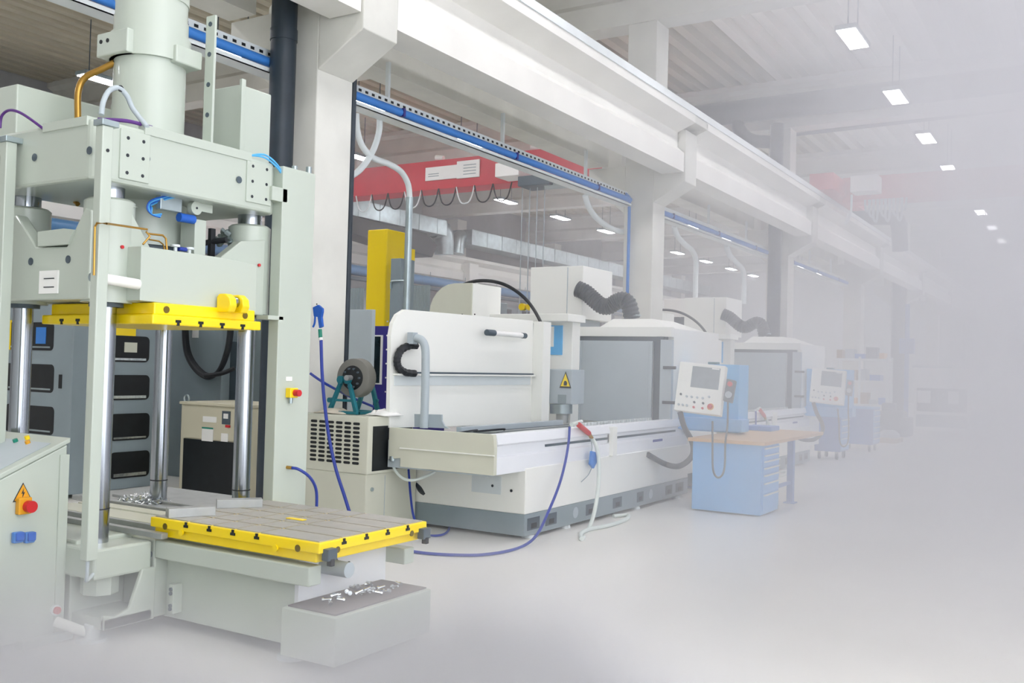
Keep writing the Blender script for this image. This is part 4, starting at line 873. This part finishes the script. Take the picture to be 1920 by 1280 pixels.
tube('hanging_cables', rail_m, rc2, [at(1597, 365, y=25.9), at(1595, 400, y=25.9), at(1586, 420, y=25.9), at(1590, 400, y=25.9)], .03, 6)
# ================================================================ CEILING LAMPS
LG = 'ceiling lamps over the halls'
lampg_col = []
def make_lamp():
    t = thing('ceiling_lamp', '', 'lamp', (0, 0, 8.0))
    MB().box(-.2, .2, -.62, .62, 8.0, 8.09).build('lamp_housing', greyp, t, .02)
    df = box('diffuser', lampg, t, -.17, .17, -.58, .58, 7.985, 8.0, .004)
    for y in (-.4, .4): cyl('suspension_rod', dgrey, t, (0, y, 8.09), (0, y, 9.3), .012, 6)
    return t
l0 = make_lamp(); first = True
rows_ = [(-4.1, 'inner row of the right hall'), (.1, 'unseen middle row added over the right hall'), (4.3, 'unseen outer row added over the right hall'), (-11.3, 'inner row of the left hall'), (-15.5, 'middle row of the left hall'), (-19.7, 'outer row of the left hall')]  # middle and outer right rows are unseen lamps added for more light
ordn = ['first', 'second', 'third', 'fourth', 'fifth', 'sixth', 'seventh', 'eighth', 'ninth', 'tenth', 'eleventh', 'twelfth', 'thirteenth', 'fourteenth', 'fifteenth', 'sixteenth', 'seventeenth', 'eighteenth']
for rx, rn in rows_:
    n = 0
    for i in range(-6, 11):
        y = 18.6+4.375*i if rx > -5 else 13.85+4.375*(i+1)
        if rx > -5 and y > 50 or y > 62: continue
        if y < (0 if rx > -5 else -4): continue
        
        lab = 'white ceiling lamp, %s from the camera, %s' % (ordn[n], rn); n += 1
        if first: l0.location = (rx, y, 8.0); l0['label'] = lab; first = False
        else:
            c = copy_tree(l0, (0, 0, 0), lab); c.location = (rx, y, 8.0)
        ob = l0 if n == 1 and rx == -4.1 else c
# ================================================================ LEFT HALL BACKGROUND
dd = thing('ventilation_duct', 'long galvanised rectangular air duct high on the far wall of the left hall', 'duct', (-22.8, 25, 7))
DX = -22.8
ya = at(640, 400, x=DX).y; yb = at(838, 430, x=DX).y; zt = at(700, 380, x=DX).z; zb = at(700, 412, x=DX).z
yc_ = at(885, 440, x=DX).y; yd = at(1026, 480, x=DX).y
zt2 = at(950, 445, x=DX).z; zb2 = at(950, 468, x=DX).z
y = 6.0
while y < yb-.3:
    box('duct_section', galv, dd, DX-1.0, DX+.012*random.random(), y, min(y+1.18, yb), zb, zt, .01); y += 1.2
y = yc_
while y < 62:
    box('duct_section', galv, dd, DX-1.0, DX+.012*random.random(), y, y+1.18, zb2-.1, zt2, .01); y += 1.2
tube('duct_bend', galv, dd, [(DX-.5, yb-.2, (zb+zt)/2), (DX-.4, yb+.3, (zb+zt)/2-.1), (DX-.4, yb+.4, zb-.7)], .4, 14)
tube('duct_bend', galv, dd, [(DX-.5, yc_+.3, (zb2+zt2)/2), (DX-.6, yc_-.1, (zb2+zt2)/2-.1), (DX-.6, yc_-.2, zb2-.5)], .3, 14)
hu = thing('heater_unit', 'black angular air outlet under the galvanised duct', 'heater', (DX, yb-4, zb)); 
m = MB(); m.prism([(DX+.2, yb-9, zb-.05), (DX+.2, yb-1.6, zb-.1), (DX+.2, yb-.9, zb-.5), (DX+.2, yb-1.2, zb-1.0), (DX+.2, yb-3, zb-.9), (DX+.2, yb-9, zb-.45)], (-1.0, 0, 0)); m.build('heater_body', void, hu, .02)
fp = thing('supply_pipe', 'long blue supply pipe along the far wall of the left hall', 'pipe', (-23.3, 30, 4.9))
zq = (at(680, 510, x=-23.3).z + at(938, 545, x=-23.3).z)/2
m = MB(); m.cyl((-23.3, 8, zq), (-23.3, 64, zq), .19, 14); m.build('pipe_run', mat('pipe_blue', '4f80ad', .35, noise=.08), fp, smooth=True)
m = MB(); m.box(-23.5, -23.1, 8, 64, zq-.36, zq-.26); m.build('pipe_tray', dgrey, fp)
for k in range(22): cyl('pipe_hanger', galv, fp, (-23.3, 9+2.5*k, zq), (-23.3, 9+2.5*k, 5.4), .015, 6)
# rack of vertical grey tubes behind the yellow column
def tuberack(px0, px1, pyt, pyb, y, lab):
    a = at(px0, pyt, y=y); b = at(px1, pyt, y=y); t = thing('tube_rack', lab, 'rack', (a.x, y, 0)); n = 9
    box('rack_bar', galv, t, a.x, b.x, y, y+.05, a.z-.06, a.z-.02)
    for k in range(n):
        x = a.x+(b.x-a.x)*(k+.5)/n; cyl('tube', greyp, t, (x, y-.02, .0), (x, y-.02, a.z), .05 if px1-px0 > 30 else .06, 8)
tuberack(640, 682, 541, 600, 16.5, 'grey vertical tubes in a rack left of the yellow column')
tuberack(766, 806, 536, 590, 16.5, 'grey vertical tubes in a rack right of the yellow column')
# yellow valves behind the machine
yv = thing('yellow_valve', 'yellow coupling behind the arc cable', 'coupling', at(985, 575, y=16))
for px in (978, 992): q = at(px, 575, y=16); MB().lathe(q, EY, [(0, .07), (.1, .07), (.12, .05)], 14).build('coupling_ring', yellow, yv, smooth=True)
q = at(995, 590, y=16); cyl('coupling_post', dgrey, yv, (q.x, 16.15, 0), (q.x, 16.15, q.z), .06, 10); MB().box(q.x-.3, q.x+.4, 15.9, 16.4, q.z-.2, q.z+.0).build('coupling_base', dgrey, yv, .03)
# far shelving and machinery silhouettes in the left hall
for k, (px0, px1, pt, y, mm, lab) in enumerate(((1245, 1300, 560, 30, cream, 'pale machine housing far behind the second pillar'), (1310, 1345, 568, 34, lgrey, 'grey machine housing far behind the second milling machine'), (820, 880, 560, 22, greyp, 'dull grey machine housing behind the rear cover'))):
    a, b = at(px0, pt, y=y), at(px1, pt, y=y); t = thing('distant_machine', lab, 'machine', (a.x, y, 0)); bd = box('housing', mm, t, a.x, b.x, y, y+2, 0, a.z, .03); box('window', glass_d, bd, a.x+.2, b.x-.3, y-.01, y, a.z*.55, a.z*.85); box('base_skirt', dgrey, t, a.x-.02, b.x+.02, y-.02, y+2, 0, .2)
# ================================================================ SHELVING, PALLET AND FAR MACHINE IN THE RIGHT HALL
YR = 30.0
a = at(1562, 670, y=YR); b = at(1664, 671, y=YR)
sh = thing('storage_rack', 'white steel shelving full of boxes and parts behind the tool carts', 'shelf', (a.x, YR, 0))
zs_ = [at(1620, v, y=YR).z for v in (672, 713, 757)] + [.12]
for x in (a.x, (a.x+b.x)/2, b.x):
    for y in (YR, YR+.7): box('upright', rail_m, sh, x-.03, x+.03, y-.03, y+.03, 0, zs_[0]+.05)
for z in zs_: box('shelf_board', rail_m, sh, a.x, b.x, YR-.05, YR+.75, z-.06, z)
cols_ = [('cardboard_box', mat('cardboard', 'a98f6a', .8), 'brown'), ('storage_bin', trayblue, 'blue'), ('storage_bin', orange, 'orange'), ('parts_box', lgrey, 'grey'), ('parts_box', dgrey, 'dark')]
lv = ['top board', 'second board', 'third board', 'bottom board']
ordx = ['first', 'second', 'third', 'fourth', 'fifth', 'sixth', 'seventh', 'eighth', 'ninth']
for li, z in enumerate(zs_):
    x = a.x+.1; k = 0
    while x < b.x-.2:
        w_ = random.uniform(.14, .3); h_ = random.uniform(.12, .34); nm, mm, cn = cols_[(li*2+k*3) % 5]
        o = MB().box(x, x+w_, YR+.02, YR+.5, z+.001, z+h_).build(nm, mm, None, .006); o2 = box('box_rim', mm, o, x-.006, x+w_+.006, YR+.014, YR+.506, z+h_-.02, z+h_+.004)
        tagt(o, '%s box, %s from the left on the %s of the white shelving' % (cn, ordx[k], lv[li]), 'box', 'boxes on the shelving'); x += w_+random.uniform(.03, .12); k += 1
q = at(1650, 832, z=0)
pt = thing('pallet', 'wooden pallet on the floor right of the tool carts', 'pallet', (q.x, q.y, 0))
px0, px1, py0 = at(1602, 826, z=0).x, at(1700, 826, z=0).x, 25.8
for k in range(3): box('pallet_runner', pallet_w, pt, px0, px1, py0+.42*k, py0+.42*k+.1, .0, .1)
for k in range(7): box('pallet_board', pallet_w, pt, px0+(px1-px0-.12)*k/6, px0+(px1-px0-.12)*k/6+.12, py0, py0+.95, .1, .122)
for k, (u, w_, h_, lab) in enumerate(((.15, .35, .22, 'grey casting on the left end of the pallet'), (.6, .5, .18, 'flat grey casting in the middle of the pallet'))):
    m = MB(); m.lathe((px0+u+.2, py0+.45, .123), EZ, [(0, w_*.5), (h_*.5, w_*.5), (h_, w_*.3)], 14); tagt(m.build('casting', lgrey, None, smooth=True), lab, 'casting')
for k, (px, py, rr) in enumerate(((1668, 775, .5), (1690, 790, .3))):
    q = at(px, 812, y=29.0); z = at(px, py-20, y=29.0).z
    m = MB(); m.box(q.x-rr*.8, q.x+rr*.8, 28.7, 29.5, 0, z*.75); m.box(q.x-rr*.4, q.x+rr*.3, 28.8, 29.3, z*.75-.01, z); tagt(m.build('dark_drive_unit', dgrey, None, .05), ('larger dark motor block right of the shelving' if k == 0 else 'smaller dark motor block beside the blue pedestal'), 'motor')
YM = 33.0
a, b = at(1712, 800, y=YM), at(1816, 800, y=YM); zt = at(1760, 690, y=YM).z
fm = thing('far_machine', 'hazy light machine cell with a dark window front at the end of the aisle', 'machine', (a.x, YM, 0))
bd = box('cell_body', cream, fm, a.x, b.x+.6, YM, YM+4, 0, zt, .03); box('cell_roof', lgrey, fm, a.x-.05, b.x+.65, YM-.05, YM+4, zt, zt+.08, .02)
wn = box('window', glass_d, bd, a.x+.1, b.x-.05, YM-.015, YM, at(1760, 772, y=YM).z, at(1760, 728, y=YM).z)
for u0_, u1_ in ((1720, 1745), (1778, 1798)): box('notice', label_w, wn, at(u0_, 740, y=YM).x, at(u1_, 740, y=YM).x, YM-.025, YM-.015, at(1760, 756, y=YM).z, at(1760, 733, y=YM).z)
box('lower_panel', greyp, bd, a.x+.08, b.x-.05, YM-.01, YM, .12, at(1760, 778, y=YM).z)
YV = 32.0
bp = thing('blue_pedestal', 'hazy blue post with a blue control box right of the dark pipe', 'pedestal', at(1701, 800, y=YV))
bp.location.z = 0; q = at(1700, 700, y=YV); ORG[bp.name] = Vector((bp.location.x, YV, 0))
box('post', bluecab2, bp, q.x-.06, q.x+.06, YV-.06, YV+.06, 0, at(1700, 570, y=YV).z); box('control_box', bluecab2, bp, q.x-.22, q.x+.22, YV-.12, YV+.12, at(1700, 663, y=YV).z, at(1700, 634, y=YV).z, .03)
box('post_foot', bluecab2, bp, q.x-.2, q.x+.2, YV-.2, YV+.2, 0, .03)
# ================================================================ HAZE (mist added to imitate a fade: denser low and along the aisle)
def fog(name, pts, z0, z1, dens, lab):
    m = MB(); m.prism([(x, y, z0) for x, y in pts], (0, 0, z1-z0))
    mt = bpy.data.materials.new(name); mt.use_nodes = True; nt = mt.node_tree; nt.nodes.clear()
    o_ = nt.nodes.new('ShaderNodeOutputMaterial'); v = nt.nodes.new('ShaderNodeVolumeScatter'); v.inputs['Density'].default_value = dens; v.inputs['Color'].default_value = (.80, .80, .83, 1); v.inputs['Anisotropy'].default_value = 0
    ab = nt.nodes.new('ShaderNodeVolumeAbsorption'); ab.inputs['Density'].default_value = dens; ab.inputs['Color'].default_value = (.80, .80, .83, 1); ad = nt.nodes.new('ShaderNodeAddShader'); nt.links.new(v.outputs[0], ad.inputs[0]); nt.links.new(ab.outputs[0], ad.inputs[1])
    nt.links.new(ad.outputs[0], o_.inputs['Volume']); o = m.build(name, mt, None, kind='stuff'); tag(o, lab, 'fade_haze'); return o
if HAZE:
    fog('fade_haze', [(-3.15, 5.2), (9.3, 5.2), (9.3, 65.5), (-3.15, 65.5)], .01, 9.25, .165, 'pale lilac mist added to fade the aisle to the right')
    fog('fade_haze', [(-25.2, 14.5), (-8.6, 14.5), (-8.6, 65.5), (-25.2, 65.5)], .01, 9.2, .016, 'thin mist added to brighten the left hall beyond the red crane')  # thin mist volume added to lift the left hall's tone
    foot = [(-5.2, 1.2), (2.2, 1.2), (-2.7, 5.15), (-3.4, 5.15), (-3.4, 3.3), (-5.2, 3.3)]
    for za, zb_, dn in ((.01, .16, 2.1), (.16, .3, 1.5), (.3, .44, .75), (.44, .6, .4), (.6, .8, .15)):
        fog('ground_fade_haze', foot, za, zb_-.0005, dn, 'low mist added to fade the floor in front of the press, layer %.1f m up' % za)
